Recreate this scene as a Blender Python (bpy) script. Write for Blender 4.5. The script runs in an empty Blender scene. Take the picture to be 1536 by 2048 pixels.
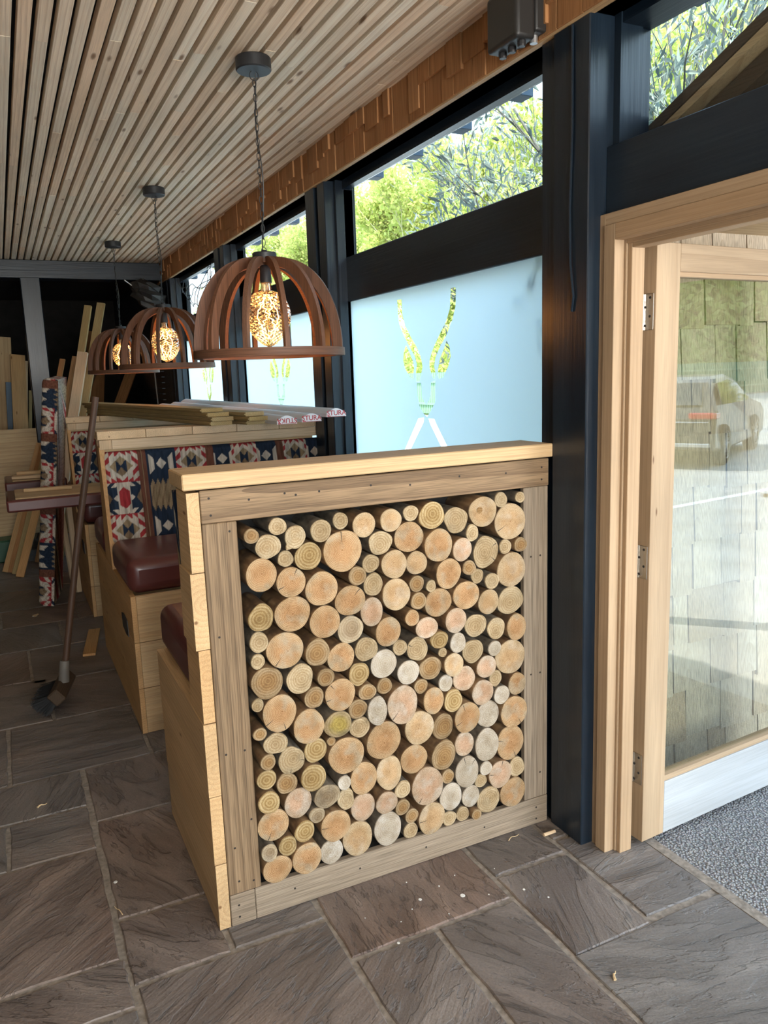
import bpy, bmesh, math, random
from mathutils import Vector, Matrix, noise
random.seed(7)
PI = math.pi
scene = bpy.context.scene
col = scene.collection

# ------------------------------------------------------------------ camera
cam_d = bpy.data.cameras.new('camera')
cam_d.sensor_fit = 'HORIZONTAL'; cam_d.sensor_width = 36.0
cam_d.lens = 36.0 * 1560 / 1536
cam_d.clip_start = 0.02; cam_d.clip_end = 300
cam = bpy.data.objects.new('camera', cam_d); col.objects.link(cam)
CR = ((0.8976125, -0.43948634, -0.03381645), (0.10666661, 0.14213659, 0.98408304), (-0.42768449, -0.88693232, 0.1744621))
m = Matrix.Identity(4)
for i in range(3):
    for j in range(3):
        m[j][i] = CR[i][j]
m.translation = (-0.39850922, -1.8997512, 1.46585604)
cam.matrix_world = m
scene.camera = cam

# ------------------------------------------------------------------ light and exposure
scene.view_settings.view_transform = 'Standard'
scene.view_settings.look = 'None'
scene.view_settings.exposure = 0.95
scene.view_settings.gamma = 1.0
scene.view_settings.use_curve_mapping = False
SKY_STRENGTH = 3.0
SUN_STRENGTH = 7.5
REAR_FILL_POWER = 170
DOOR_FILL_POWER = 62
w = bpy.data.worlds.new('sky'); scene.world = w; w.use_nodes = True
nt = w.node_tree; nt.nodes.clear()
wo = nt.nodes.new('ShaderNodeOutputWorld'); bg = nt.nodes.new('ShaderNodeBackground')
tc = nt.nodes.new('ShaderNodeTexCoord'); sp = nt.nodes.new('ShaderNodeSeparateXYZ')
rp = nt.nodes.new('ShaderNodeValToRGB')
rp.color_ramp.elements[0].position = 0.0; rp.color_ramp.elements[0].color = (0.72, 0.86, 0.92, 1)
rp.color_ramp.elements[1].position = 0.8; rp.color_ramp.elements[1].color = (0.38, 0.62, 0.95, 1)
nt.links.new(tc.outputs['Generated'], sp.inputs[0]); nt.links.new(sp.outputs['Z'], rp.inputs[0])
nt.links.new(rp.outputs[0], bg.inputs[0]); bg.inputs[1].default_value = SKY_STRENGTH
nt.links.new(bg.outputs[0], wo.inputs[0])

sun_d = bpy.data.lights.new('sun', 'SUN'); sun_d.energy = SUN_STRENGTH; sun_d.angle = math.radians(0.8)
sun_d.color = (1.0, 0.94, 0.82)
sun = bpy.data.objects.new('sun', sun_d); col.objects.link(sun)
sun.rotation_euler = Vector((-0.36, -0.48, 0.76)).to_track_quat('Z', 'Y').to_euler()
sun.location = (-6, 2, 9)

# added fill lamp behind the camera, tilted up to brighten ceiling and room
al = bpy.data.lights.new('rear_fill_lamp', 'AREA'); al.shape = 'RECTANGLE'; al.size = 1.9; al.size_y = 1.9
al.energy = REAR_FILL_POWER; al.color = (1.0, 0.94, 0.86)
alo = bpy.data.objects.new('rear_fill_lamp', al); col.objects.link(alo)
alo.location = (.3, -4.75, 1.35); alo.rotation_euler = (math.radians(144), 0, 0)

# added fill lamp outside the doorway, brightens the log bench and door frame
dl = bpy.data.lights.new('doorway_fill_lamp', 'AREA'); dl.shape = 'RECTANGLE'; dl.size = 1.6; dl.size_y = 1.9
dl.energy = DOOR_FILL_POWER; dl.color = (.97, .97, 1.0)
dlo = bpy.data.objects.new('doorway_fill_lamp', dl); col.objects.link(dlo)
dlo.location = (3.35, -4.2, 1.35)
dlo.rotation_euler = (Vector((3.35, -4.2, 1.35)) - Vector((.55, 0, 1.0))).to_track_quat('Z', 'Y').to_euler()

# ------------------------------------------------------------------ node helper
class NT:
    def __init__(s, name):
        s.m = bpy.data.materials.new(name); s.m.use_nodes = True
        s.t = s.m.node_tree; s.t.nodes.clear()
        s.out = s.n('ShaderNodeOutputMaterial')
    def n(s, typ, **kw):
        nd = s.t.nodes.new(typ)
        for k, v in kw.items(): setattr(nd, k, v)
        return nd
    def set(s, nd, **kw):
        for k, v in kw.items():
            nd.inputs[k.replace('_', ' ')].default_value = v
        return nd
    def l(s, a, b): s.t.links.new(a, b)
    def bsdf(s, color=(.5, .5, .5), rough=.5, **kw):
        b = s.n('ShaderNodeBsdfPrincipled')
        b.inputs['Base Color'].default_value = (*color, 1)
        b.inputs['Roughness'].default_value = rough
        for k, v in kw.items(): b.inputs[k].default_value = v
        s.l(b.outputs[0], s.out.inputs[0]); return b
    def attr(s, name):
        return s.n('ShaderNodeAttribute', attribute_name=name)
    def mapping(s, src, scale=(1, 1, 1), loc=(0, 0, 0)):
        mp = s.n('ShaderNodeMapping'); s.l(src, mp.inputs[0])
        mp.inputs['Scale'].default_value = scale; mp.inputs['Location'].default_value = loc
        return mp.outputs[0]
    def noise(s, vec, scale=5, detail=3, rough=.5, dist=0):
        nn = s.n('ShaderNodeTexNoise'); s.l(vec, nn.inputs['Vector'])
        nn.inputs['Scale'].default_value = scale; nn.inputs['Detail'].default_value = detail
        nn.inputs['Roughness'].default_value = rough; nn.inputs['Distortion'].default_value = dist
        return nn.outputs['Fac']
    def ramp(s, fac, stops):
        r = s.n('ShaderNodeValToRGB'); s.l(fac, r.inputs[0])
        e = r.color_ramp.elements
        while len(e) < len(stops): e.new(0.5)
        for i, (p, c) in enumerate(stops):
            e[i].position = p; e[i].color = (*c, 1) if len(c) == 3 else c
        return r.outputs[0]
    def mix(s, fac, a, b, mode='MIX'):
        x = s.n('ShaderNodeMix', data_type='RGBA', blend_type=mode)
        for i, v in ((0, fac), (6, a), (7, b)):
            if isinstance(v, (int, float)): x.inputs[i].default_value = v
            elif isinstance(v, tuple): x.inputs[i].default_value = (*v, 1)
            else: s.l(v, x.inputs[i])
        return x.outputs[2]
    def math(s, op, a, b=0.0, c=None):
        x = s.n('ShaderNodeMath', operation=op)
        for i, v in enumerate((a, b) if c is None else (a, b, c)):
            if isinstance(v, (int, float)): x.inputs[i].default_value = v
            else: s.l(v, x.inputs[i])
        return x.outputs[0]
    def bump(s, h, b, strength=.3, dist=.002):
        bp = s.n('ShaderNodeBump'); s.l(h, bp.inputs['Height'])
        bp.inputs['Strength'].default_value = strength; bp.inputs['Distance'].default_value = dist
        s.l(bp.outputs[0], b.inputs['Normal'])

def wood(name, light, dark, tint, ring=40, rough=.6, contrast=.6, knots=0.0, fibre=.25, dist=3.0, spec=.3):
    """solid wood: grain runs along x of the attribute gc, tint is what the tone attribute mixes towards"""
    t = NT(name); b = t.bsdf(light, rough); b.inputs['Specular IOR Level'].default_value = spec
    gc = t.attr('gc').outputs['Vector']; tone = t.attr('tone').outputs['Fac']
    v = t.mapping(gc, (.10, 1, 1))
    wv = t.n('ShaderNodeTexWave', wave_type='RINGS', rings_direction='X', wave_profile='SAW')
    t.l(v, wv.inputs['Vector']); wv.inputs['Scale'].default_value = ring
    wv.inputs['Distortion'].default_value = dist; wv.inputs['Detail'].default_value = 2
    wv.inputs['Detail Scale'].default_value = .35 if ring < 60 else .2
    f = t.noise(t.mapping(gc, (8, 420, 420)), 1, 2)
    big = t.noise(t.mapping(gc, (1.2, 7, 7)), 1, 3)
    g = t.math('POWER', wv.outputs['Fac'], 2.2)
    g = t.math('MULTIPLY', g, contrast)
    c = t.mix(g, light, dark)
    c = t.mix(tone, c, t.mix(1.0, c, tint, 'MULTIPLY'))
    fr = t.ramp(f, [(.3, (1 - fibre,) * 3), (.6, (1, 1, 1))])
    c = t.mix(1.0, c, fr, 'MULTIPLY')
    bg_ = t.ramp(big, [(.3, (.82, .80, .77)), (.65, (1.06, 1.05, 1.03))])
    c = t.mix(1.0, c, bg_, 'MULTIPLY')
    if knots:
        vo = t.n('ShaderNodeTexVoronoi'); t.l(t.mapping(gc, (3.6, 13, 13)), vo.inputs['Vector'])
        vo.inputs['Scale'].default_value = 1; vo.inputs['Randomness'].default_value = 1
        k = t.ramp(vo.outputs['Distance'], [(0.0, (1, 1, 1)), (.07 * knots, (.9, .9, .9)), (.15 * knots, (0, 0, 0))])
        c = t.mix(k, c, (dark[0] * .38, dark[1] * .30, dark[2] * .25))
    t.l(c, b.inputs['Base Color'])
    t.bump(f, b, .25, .0006)
    return t.m

def plain(name, color, rough=.5, metallic=0.0, coat=0.0, bump=0.0, bscale=200, spec=.5, var=0.0):
    t = NT(name); b = t.bsdf(color, rough); b.inputs['Metallic'].default_value = metallic
    b.inputs['Coat Weight'].default_value = coat; b.inputs['Specular IOR Level'].default_value = spec
    tcn = t.n('ShaderNodeTexCoord')
    if bump: t.bump(t.noise(tcn.outputs['Object'], bscale, 3), b, bump, .002)
    if var:
        nz = t.noise(tcn.outputs['Object'], 9, 4)
        t.l(t.mix(1.0, color, t.ramp(nz, [(.3, (1 - var,) * 3), (.7, (1 + var * .4,) * 3)]), 'MULTIPLY'), b.inputs['Base Color'])
    return t.m

M = {}
M['pine'] = wood('pale_pine', (.64, .46, .265), (.46, .28, .13), (.98, .86, .72), ring=22, contrast=.45, knots=.55)
M['pine_white'] = wood('fresh_planed_pine', (.74, .58, .40), (.58, .40, .24), (.98, .90, .80), ring=40, contrast=.35, knots=.5)
M['pine_warm'] = wood('warm_pine_board', (.62, .40, .20), (.44, .24, .09), (.95, .82, .66), ring=30, contrast=.4, knots=.6)
M['slat'] = wood('ceiling_larch', (.93, .83, .67), (.68, .52, .36), (1.0, .87, .78), ring=24, contrast=.62, knots=.9, dist=5, rough=.75, fibre=.15)
M['oak'] = wood('brown_hardwood_board', (.30, .20, .115), (.125, .075, .04), (.92, .95, .98), ring=13, contrast=.7, dist=9, fibre=.5, rough=.65)
M['oak_grey'] = wood('weathered_grey_board', (.33, .26, .19), (.21, .155, .11), (.98, 1.02, 1.05), ring=14, contrast=.5, dist=8, fibre=.45, rough=.65)
M['shingle_red'] = wood('red_cedar_shingle', (.52, .27, .12), (.34, .16, .065), (.80, .74, .66), ring=55, contrast=.6, dist=4, fibre=.4, rough=.7)
M['shingle'] = wood('weathered_cedar_shingle', (.64, .54, .42), (.44, .35, .25), (.88, .78, .66), ring=60, contrast=.6, dist=4, fibre=.45, rough=.8)
M['ply'] = wood('plywood', (.60, .44, .26), (.42, .27, .14), (.9, .86, .8), ring=9, contrast=.55, dist=8, knots=.4, rough=.7)
M['tg'] = wood('green_tinged_softwood', (.46, .35, .18), (.26, .18, .08), (.86, .80, .62), ring=40, contrast=.6, rough=.7)
M['teak'] = wood('stained_mango_wood', (.185, .082, .043), (.09, .038, .02), (.85, .95, 1.1), ring=60, contrast=.6, dist=5, rough=.55, fibre=.35)
M['dark_timber'] = wood('dark_stained_timber', (.10, .065, .04), (.045, .03, .02), (.8, .8, .8), ring=40, contrast=.6, rough=.7)
M['pine_door'] = wood('hemlock_door_timber', (.47, .345, .225), (.34, .22, .125), (.96, .90, .84), ring=22, contrast=.4, knots=.4, fibre=.15)
M['pine_skylit'] = wood('skylit_rail_pine', (.47, .49, .51), (.42, .42, .42), (.98, .98, .98), ring=18, contrast=.3, fibre=.12)  # bluish sky reflection on the door's bottom rail, put into the wood colour
M['black'] = None
t = NT('blue_black_painted_timber'); b = t.bsdf((.012, .018, .026), .32)
gc = t.attr('gc').outputs['Vector']
hh = t.noise(t.mapping(gc, (3, 90, 90)), 1, 4); t.bump(hh, b, .5, .0015)
t.l(t.ramp(t.noise(t.mapping(gc, (2, 12, 12)), 1, 4), [(.35, (.006, .012, .021)), (.7, (.013, .024, .038))]), b.inputs['Base Color'])
M['black'] = t.m
M['blackflat'] = plain('black_backing', (.006, .006, .006), .9)
M['steel_black'] = plain('black_powder_coat', (.02, .02, .022), .45, bump=.1)
M['plastic'] = plain('black_plastic', (.022, .021, .020), .45, bump=.15, bscale=400)
M['brass'] = plain('brushed_steel', (.62, .58, .52), .25, metallic=1.0)
M['screw'] = plain('dark_screw_hole', (.015, .010, .007), .7)
M['vinyl'] = plain('maroon_vinyl', (.105, .026, .022), .34, bump=.12, bscale=260, coat=.15)
M['dark_wall'] = plain('dark_room_wall', (.018, .016, .015), .85, bump=.2, bscale=30, var=.4)
M['white_wrap'] = plain('white_wrapped_board', (.70, .72, .76), .5)
M['red_print'] = plain('red_printed_wrap', (.42, .02, .03), .5)
M['green_box'] = plain('dark_green_plastic', (.02, .08, .04), .5)
M['bristle'] = plain('black_bristles', (.008, .009, .010), .7)
M['handle'] = wood('worn_broom_handle', (.10, .055, .035), (.05, .026, .017), (.8, .8, .8), ring=50, rough=.5)
M['ferrule'] = plain('grey_plastic_ferrule', (.16, .145, .125), .6, var=.3)
M['white'] = plain('white_paint', (.75, .75, .72), .6)
M['straw'] = plain('wood_shaving', (.60, .45, .26), .8)
M['zinc'] = plain('pale_metal', (.45, .45, .45), .4, metallic=.7)
M['eave'] = plain('blue_grey_painted_eave', (.10, .15, .21), .6)
M['grey_wall'] = plain('light_render', (.5, .48, .44), .8, bump=.2, var=.2)

# log ends and bark
def log_end(name, core, rim, ring_dark, ring=62, contrast=.55, blotch=None):
    t = NT(name); b = t.bsdf(core, .72); b.inputs['Specular IOR Level'].default_value = .2
    gc = t.attr('gc').outputs['Vector']; tone = t.attr('tone').outputs['Fac']; rad = t.attr('rad').outputs['Fac']
    wv = t.n('ShaderNodeTexWave', wave_type='RINGS', rings_direction='X')
    t.l(gc, wv.inputs['Vector']); wv.inputs['Scale'].default_value = ring
    wv.inputs['Distortion'].default_value = 2.6; wv.inputs['Detail'].default_value = 3; wv.inputs['Detail Scale'].default_value = .5; wv.inputs['Detail Roughness'].default_value = .6
    r = t.math('ADD', rad, t.math('MULTIPLY', t.math('SUBTRACT', t.noise(t.mapping(gc, (1, 1, 1)), 45, 3), .5), .35))
    c = t.mix(t.ramp(r, [(.45, (0, 0, 0)), (.85, (1, 1, 1))]), core, rim)
    c = t.mix(t.math('MULTIPLY', wv.outputs['Fac'], contrast), c, t.mix(1.0, c, ring_dark, 'MULTIPLY'))
    if blotch:
        bl = t.noise(t.mapping(gc, (1, 1, 1), (3, 1, 2)), 22, 2)
        c = t.mix(t.ramp(bl, [(.52, (0, 0, 0)), (.66, (.55, .55, .55))]), c, blotch)
    fn = t.noise(gc, 520, 3)
    c = t.mix(1.0, c, t.ramp(fn, [(.35, (.70, .66, .60)), (.6, (1.06, 1.06, 1.06))]), 'MULTIPLY')
    mo = t.noise(gc, 30, 3)
    c = t.mix(1.0, c, t.ramp(mo, [(.3, (.80, .76, .70)), (.6, (1.05, 1.05, 1.05))]), 'MULTIPLY')
    c = t.mix(1.0, c, t.ramp(tone, [(0, (.72, .70, .665)), (1, (.97, .97, .97))]), 'MULTIPLY')
    pith = t.ramp(rad, [(0, (.55, .42, .3)), (.05, (1, 1, 1))])
    c = t.mix(1.0, c, pith, 'MULTIPLY')
    t.l(c, b.inputs['Base Color']); t.bump(fn, b, .3, .0006)
    return t.m
RD = (.62, .52, .40)
M['e_o'] = log_end('cut_face_orange_pine', (.51, .32, .17), (.55, .405, .25), (.70, .55, .40), 72, .75, (.42, .38, .29))
M['e_t'] = log_end('cut_face_tan_pine', (.56, .39, .225), (.56, .44, .29), (.76, .66, .54), 72, .6, (.54, .46, .36))
M['e_p'] = log_end('cut_face_pale', (.48, .37, .225), (.55, .45, .30), RD, 44, .6, (.40, .33, .22))
M['e_w'] = log_end('cut_face_white', (.50, .45, .375), (.55, .50, .43), (.78, .70, .60), 50, .5, (.60, .58, .55))
M['e_b'] = log_end('cut_face_brown', (.38, .24, .11), (.42, .32, .20), RD, 44, .7)
M['e_g'] = log_end('cut_face_grey', (.34, .26, .17), (.50, .42, .30), (.6, .52, .42), 44, .5, (.26, .22, .17))
M['e_y'] = log_end('cut_face_yellow', (.45, .33, .16), (.53, .42, .24), (.58, .46, .30), 38, .75)
M['e_v'] = log_end('cut_face_olive', (.40, .31, .09), (.36, .28, .17), (.6, .55, .35), 36, .5, (.16, .14, .07))
M['e_r'] = log_end('cut_face_pinkish', (.58, .40, .28), (.57, .45, .34), (.78, .66, .56), 70, .55, (.54, .50, .44))
t = NT('peeled_log_side'); b = t.bsdf((.3, .17, .08), .75)
gc = t.attr('gc').outputs['Vector']; tone = t.attr('tone').outputs['Fac']
n1 = t.noise(t.mapping(gc, (8, 60, 60)), 1, 4)
c = t.ramp(n1, [(.3, (.11, .055, .025)), (.5, (.21, .12, .055)), (.75, (.30, .20, .105))])
n2 = t.noise(gc, 22, 3)
c = t.mix(t.ramp(n2, [(.45, (0, 0, 0)), (.62, (.8, .8, .8))]), c, (.085, .05, .028))
t.l(c, b.inputs['Base Color']); t.bump(n1, b, .6, .002); M['bark'] = t.m
t = NT('grey_log_bark'); b = t.bsdf((.1, .09, .07), .85)
gc = t.attr('gc').outputs['Vector']; n1 = t.noise(t.mapping(gc, (25, 60, 60)), 1, 4)
t.l(t.ramp(n1, [(.3, (.05, .04, .03)), (.7, (.19, .16, .12))]), b.inputs['Base Color']); t.bump(n1, b, .7, .002); M['bark_grey'] = t.m

# slate floor
t = NT('riven_sandstone_flags'); b = t.bsdf((.1, .1, .1), .5); b.inputs['Specular IOR Level'].default_value = .45
gc = t.attr('gc').outputs['Vector']; tone = t.attr('tone').outputs['Fac']
n1 = t.noise(t.mapping(gc, (.8, 2.6, 1)), 3.4, 9, .60, .55)
n2 = t.noise(t.mapping(gc, (6, 60, 1)), 1.2, 4)
n3 = t.noise(gc, 1.7, 3)
n4 = t.noise(gc, 160, 3)
c = t.ramp(n1, [(.3, (.095, .088, .084)), (.5, (.155, .145, .138)), (.72, (.25, .235, .22))])
c = t.mix(tone, c, t.mix(1.0, c, (1.14, .94, .84), 'MULTIPLY'))
c = t.mix(t.ramp(n3, [(.45, (0, 0, 0)), (.7, (.7, .7, .7))]), c, t.mix(1.0, c, (1.10, .92, .82), 'MULTIPLY'))
c = t.mix(1.0, c, t.ramp(n4, [(.3, (.86,) * 3), (.7, (1.1,) * 3)]), 'MULTIPLY')
t.l(c, b.inputs['Base Color'])
t.l(t.ramp(n1, [(.3, (.34,) * 3), (.7, (.56,) * 3)]), b.inputs['Roughness'])
st = t.ramp(n1, [(.36, (0, 0, 0)), (.385, (.34,) * 3), (.47, (.38,) * 3), (.49, (.66,) * 3), (.60, (.70,) * 3), (.615, (1, 1, 1))])
h = t.math('ADD', t.math('MULTIPLY', st, 1.0), t.math('MULTIPLY', n2, .25))
h = t.math('ADD', h, t.math('MULTIPLY', n4, .12))
t.bump(h, b, .95, .011); M['slate'] = t.m
t = NT('sandy_grout'); b = t.bsdf((.3, .27, .23), .9)
tcn = t.n('ShaderNodeTexCoord'); n1 = t.noise(tcn.outputs['Object'], 60, 5)
t.l(t.ramp(n1, [(.3, (.16, .135, .11)), (.7, (.33, .29, .245))]), b.inputs['Base Color']); t.bump(n1, b, .6, .004); M['grout'] = t.m
t = NT('tarmac'); b = t.bsdf((.2, .2, .2), .8)
tcn = t.n('ShaderNodeTexCoord'); vo = t.n('ShaderNodeTexVoronoi'); t.l(tcn.outputs['Object'], vo.inputs['Vector']); vo.inputs['Scale'].default_value = 130
n1 = t.noise(tcn.outputs['Object'], 3, 3)
c = t.ramp(vo.outputs['Distance'], [(.1, (.50, .49, .48)), (.6, (.13, .13, .135))])
c = t.mix(1.0, c, t.mix(.08, (1, 1, 1), vo.outputs['Color']), 'MULTIPLY')
c = t.mix(1.0, c, t.ramp(n1, [(.3, (.8,) * 3), (.7, (1.15,) * 3)]), 'MULTIPLY')
t.l(c, b.inputs['Base Color']); t.bump(t.math('SUBTRACT', 1.0, vo.outputs['Distance']), b, 1.0, .006); M['tarmac'] = t.m
t = NT('car_park_ground'); b = t.bsdf((.4, .4, .38), .85)
tcn = t.n('ShaderNodeTexCoord'); n1 = t.noise(tcn.outputs['Object'], 2, 6)
t.l(t.ramp(n1, [(.3, (.33, .33, .32)), (.7, (.44, .44, .43))]), b.inputs['Base Color']); M['carpark'] = t.m
t = NT('grass'); b = t.bsdf((.1, .2, .04), .9)
tcn = t.n('ShaderNodeTexCoord'); n1 = t.noise(tcn.outputs['Object'], 6, 6)
t.l(t.ramp(n1, [(.3, (.08, .14, .03)), (.7, (.24, .30, .08))]), b.inputs['Base Color']); M['grass'] = t.m

# fabric reads a colour attribute that holds the woven pattern
t = NT('woven_kilim_fabric'); b = t.bsdf((.5, .5, .5), .85); b.inputs['Specular IOR Level'].default_value = .15
ca = t.attr('weave').outputs['Color']; tcn = t.n('ShaderNodeTexCoord')
n1 = t.noise(t.mapping(tcn.outputs['Object'], (90, 90, 12)), 1, 4)
n2 = t.noise(tcn.outputs['Object'], 900, 2)
c = t.mix(1.0, ca, t.ramp(n1, [(.35, (.62,) * 3), (.6, (1.05,) * 3)]), 'MULTIPLY')
c = t.mix(1.0, c, t.ramp(n2, [(.3, (.85,) * 3), (.7, (1.08,) * 3)]), 'MULTIPLY')
t.l(c, b.inputs['Base Color']); t.bump(n2, b, .4, .001); M['fabric'] = t.m

def thin_glass(name, tint=(.96, .98, .97), f0=.03, rough=0.0):
    t = NT(name); tr = t.n('ShaderNodeBsdfTransparent'); tr.inputs[0].default_value = (*tint, 1)
    gl = t.n('ShaderNodeBsdfGlossy'); gl.inputs['Roughness'].default_value = rough
    lw = t.n('ShaderNodeLayerWeight'); lw.inputs['Blend'].default_value = .5
    f = t.math('ADD', t.math('MULTIPLY', t.math('POWER', lw.outputs['Facing'], 5.0), 1 - f0), f0)
    mx = t.n('ShaderNodeMixShader'); t.l(f, mx.inputs[0]); t.l(tr.outputs[0], mx.inputs[1]); t.l(gl.outputs[0], mx.inputs[2])
    t.l(mx.outputs[0], t.out.inputs[0]); return t.m
M['glass'] = thin_glass('window_glass', f0=.03)
M['door_glass'] = thin_glass('coated_door_glass', (.90, .93, .89), f0=.13)
M['bulb'] = thin_glass('smoky_faceted_glass', (.74, .60, .44), f0=.42, rough=.04)
t = NT('frosted_film'); tl = t.n('ShaderNodeBsdfTranslucent'); tl.inputs[0].default_value = (.72, .84, .88, 1)
df = t.n('ShaderNodeBsdfDiffuse'); df.inputs[0].default_value = (.6, .7, .72, 1)
mx = t.n('ShaderNodeMixShader'); mx.inputs[0].default_value = .12
t.l(tl.outputs[0], mx.inputs[1]); t.l(df.outputs[0], mx.inputs[2]); t.l(mx.outputs[0], t.out.inputs[0]); M['frost'] = t.m
def emit(name, c, s):
    t = NT(name); e = t.n('ShaderNodeEmission'); e.inputs[0].default_value = (*c, 1); e.inputs[1].default_value = s
    t.l(e.outputs[0], t.out.inputs[0]); return t.m
M['filament'] = emit('glowing_filament', (1.0, .46, .12), 42)
def leafmat(name, c1, c2, trans=.35):
    t = NT(name); oi = t.n('ShaderNodeObjectInfo'); at = t.attr('tone').outputs['Fac']
    c = t.mix(at, c1, c2)
    d = t.n('ShaderNodeBsdfDiffuse'); l_ = t.n('ShaderNodeBsdfTranslucent'); t.l(c, d.inputs[0]); t.l(c, l_.inputs[0])
    mx = t.n('ShaderNodeMixShader'); mx.inputs[0].default_value = trans
    t.l(d.outputs[0], mx.inputs[1]); t.l(l_.outputs[0], mx.inputs[2]); t.l(mx.outputs[0], t.out.inputs[0]); return t.m
M['leaf_y'] = leafmat('spring_leaves', (.40, .48, .12), (.66, .66, .26), .5)
M['leaf_o'] = leafmat('olive_leaves', (.11, .14, .125), (.30, .35, .30), .25)
M['twig'] = plain('bare_twig', (.46, .42, .27), .9)
M['twig_dark'] = plain('olive_twig', (.10, .10, .085), .9)

# ------------------------------------------------------------------ mesh builder
class MB:
    def __init__(s): s.v = []; s.f = []; s.mi = []; s.gc = []; s.tone = []; s.rad = []
    def add(s, verts, faces, gc=None, tone=.5, mat=0, rad=None):
        o = len(s.v); s.v += [tuple(p) for p in verts]
        s.f += [tuple(i + o for i in f) for f in faces]
        s.mi += ([mat] * len(faces) if isinstance(mat, int) else list(mat))
        s.gc += [tuple(g) for g in (gc if gc is not None else verts)]
        s.tone += [tone] * len(verts); s.rad += (list(rad) if rad is not None else [0.5] * len(verts))
        return s
    def box(s, lo, hi, axis=0, tone=None, mat=0, M4=None, bev=0.0, off=None):
        (x0, y0, z0), (x1, y1, z1) = lo, hi
        if x0 > x1: x0, x1 = x1, x0
        if y0 > y1: y0, y1 = y1, y0
        if z0 > z1: z0, z1 = z1, z0
        b = min(bev, (x1 - x0) * .45, (y1 - y0) * .45, (z1 - z0) * .45)
        if b <= 0:
            vs = [(x, y, z) for x in (x0, x1) for y in (y0, y1) for z in (z0, z1)]
            fs = [(0, 1, 3, 2), (4, 6, 7, 5), (0, 4, 5, 1), (2, 3, 7, 6), (0, 2, 6, 4), (1, 5, 7, 3)]
        else:
            vs = []; idx = {}
            for i, x in enumerate((x0, x1)):
                for j, y in enumerate((y0, y1)):
                    for k, z in enumerate((z0, z1)):
                        sx = (1, -1)[i]; sy = (1, -1)[j]; sz = (1, -1)[k]
                        idx[i, j, k, 0] = len(vs); vs.append((x, y + sy * b, z + sz * b))
                        idx[i, j, k, 1] = len(vs); vs.append((x + sx * b, y, z + sz * b))
                        idx[i, j, k, 2] = len(vs); vs.append((x + sx * b, y + sy * b, z))
            fs = []
            for i in (0, 1):
                q = [idx[i, 0, 0, 0], idx[i, 0, 1, 0], idx[i, 1, 1, 0], idx[i, 1, 0, 0]]; fs.append(q if i == 0 else q[::-1])
                q = [idx[0, i, 0, 1], idx[1, i, 0, 1], idx[1, i, 1, 1], idx[0, i, 1, 1]]; fs.append(q if i == 0 else q[::-1])
                q = [idx[0, 0, i, 2], idx[0, 1, i, 2], idx[1, 1, i, 2], idx[1, 0, i, 2]]; fs.append(q if i == 0 else q[::-1])
            def orient(q):
                a, b_, c_ = (Vector(vs[q[n]]) for n in (0, 1, 2)); n = (b_ - a).cross(c_ - a)
                cen = sum((Vector(vs[n2]) for n2 in q), Vector()) / len(q) - Vector(((x0 + x1) / 2, (y0 + y1) / 2, (z0 + z1) / 2))
                return q if n.dot(cen) > 0 else q[::-1]
            for j in (0, 1):
                for k in (0, 1):
                    fs.append(orient([idx[0, j, k, 1], idx[1, j, k, 1], idx[1, j, k, 2], idx[0, j, k, 2]]))
                    fs.append(orient([idx[j, 0, k, 0], idx[j, 1, k, 0], idx[j, 1, k, 2], idx[j, 0, k, 2]]))
                    fs.append(orient([idx[j, k, 0, 0], idx[j, k, 1, 0], idx[j, k, 1, 1], idx[j, k, 0, 1]]))
            for i in (0, 1):
                for j in (0, 1):
                    for k in (0, 1):
                        fs.append(orient([idx[i, j, k, n] for n in (0, 1, 2)]))
        if off is None: off = (random.uniform(-9, 9), random.uniform(-.16, .16), random.uniform(-.12, .12))
        c = ((x0 + x1) / 2, (y0 + y1) / 2, (z0 + z1) / 2)
        order = {0: (0, 1, 2), 1: (1, 0, 2), 2: (2, 0, 1)}[axis]
        g = [tuple(p[order[n]] - c[order[n]] + off[n] for n in range(3)) for p in vs]
        if M4 is not None: vs = [tuple(M4 @ Vector(p)) for p in vs]
        if tone is None: tone = random.random()
        return s.add(vs, [tuple(f) for f in fs], g, tone, mat)
    def prism(s, poly, y0, y1, plane='xz', tone=None, mat=0, axis=0, off=None):
        """extrude a polygon; plane xz extrudes along y, yz along x, xy along z"""
        n = len(poly)
        def P(a, b, d): return {'xz': (a, d, b), 'yz': (d, a, b), 'xy': (a, b, d)}[plane]
        vs = [P(a, b, y0) for a, b in poly] + [P(a, b, y1) for a, b in poly]
        fs = [tuple(range(n)), tuple(range(2 * n - 1, n - 1, -1))] + [(i, i + n, (i + 1) % n + n, (i + 1) % n) for i in range(n)]
        if off is None: off = (random.uniform(-9, 9), random.uniform(-.1, .1), random.uniform(-.1, .1))
        order = {0: (0, 1, 2), 1: (1, 0, 2), 2: (2, 0, 1)}[axis]
        g = [tuple(p[order[k]] + off[k] for k in range(3)) for p in vs]
        return s.add(vs, fs, g, random.random() if tone is None else tone, mat)
    def lathe(s, prof, c=(0, 0, 0), seg=24, axis=2, mat=0, tone=.5, caps=True):
        vs = []; n = len(prof)
        for i in range(seg):
            a = 2 * PI * i / seg
            for r, h in prof:
                p = [r * math.cos(a), r * math.sin(a), h]
                if axis == 0: p = [h, p[0], p[1]]
                if axis == 1: p = [p[0], h, p[1]]
                vs.append((p[0] + c[0], p[1] + c[1], p[2] + c[2]))
        fs = []
        for i in range(seg):
            j = (i + 1) % seg
            for k in range(n - 1): fs.append((i * n + k, j * n + k, j * n + k + 1, i * n + k + 1))
        if caps:
            if prof[0][0] > 1e-6: fs.append(tuple(i * n for i in range(seg))[::-1])
            if prof[-1][0] > 1e-6: fs.append(tuple(i * n + n - 1 for i in range(seg)))
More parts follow.
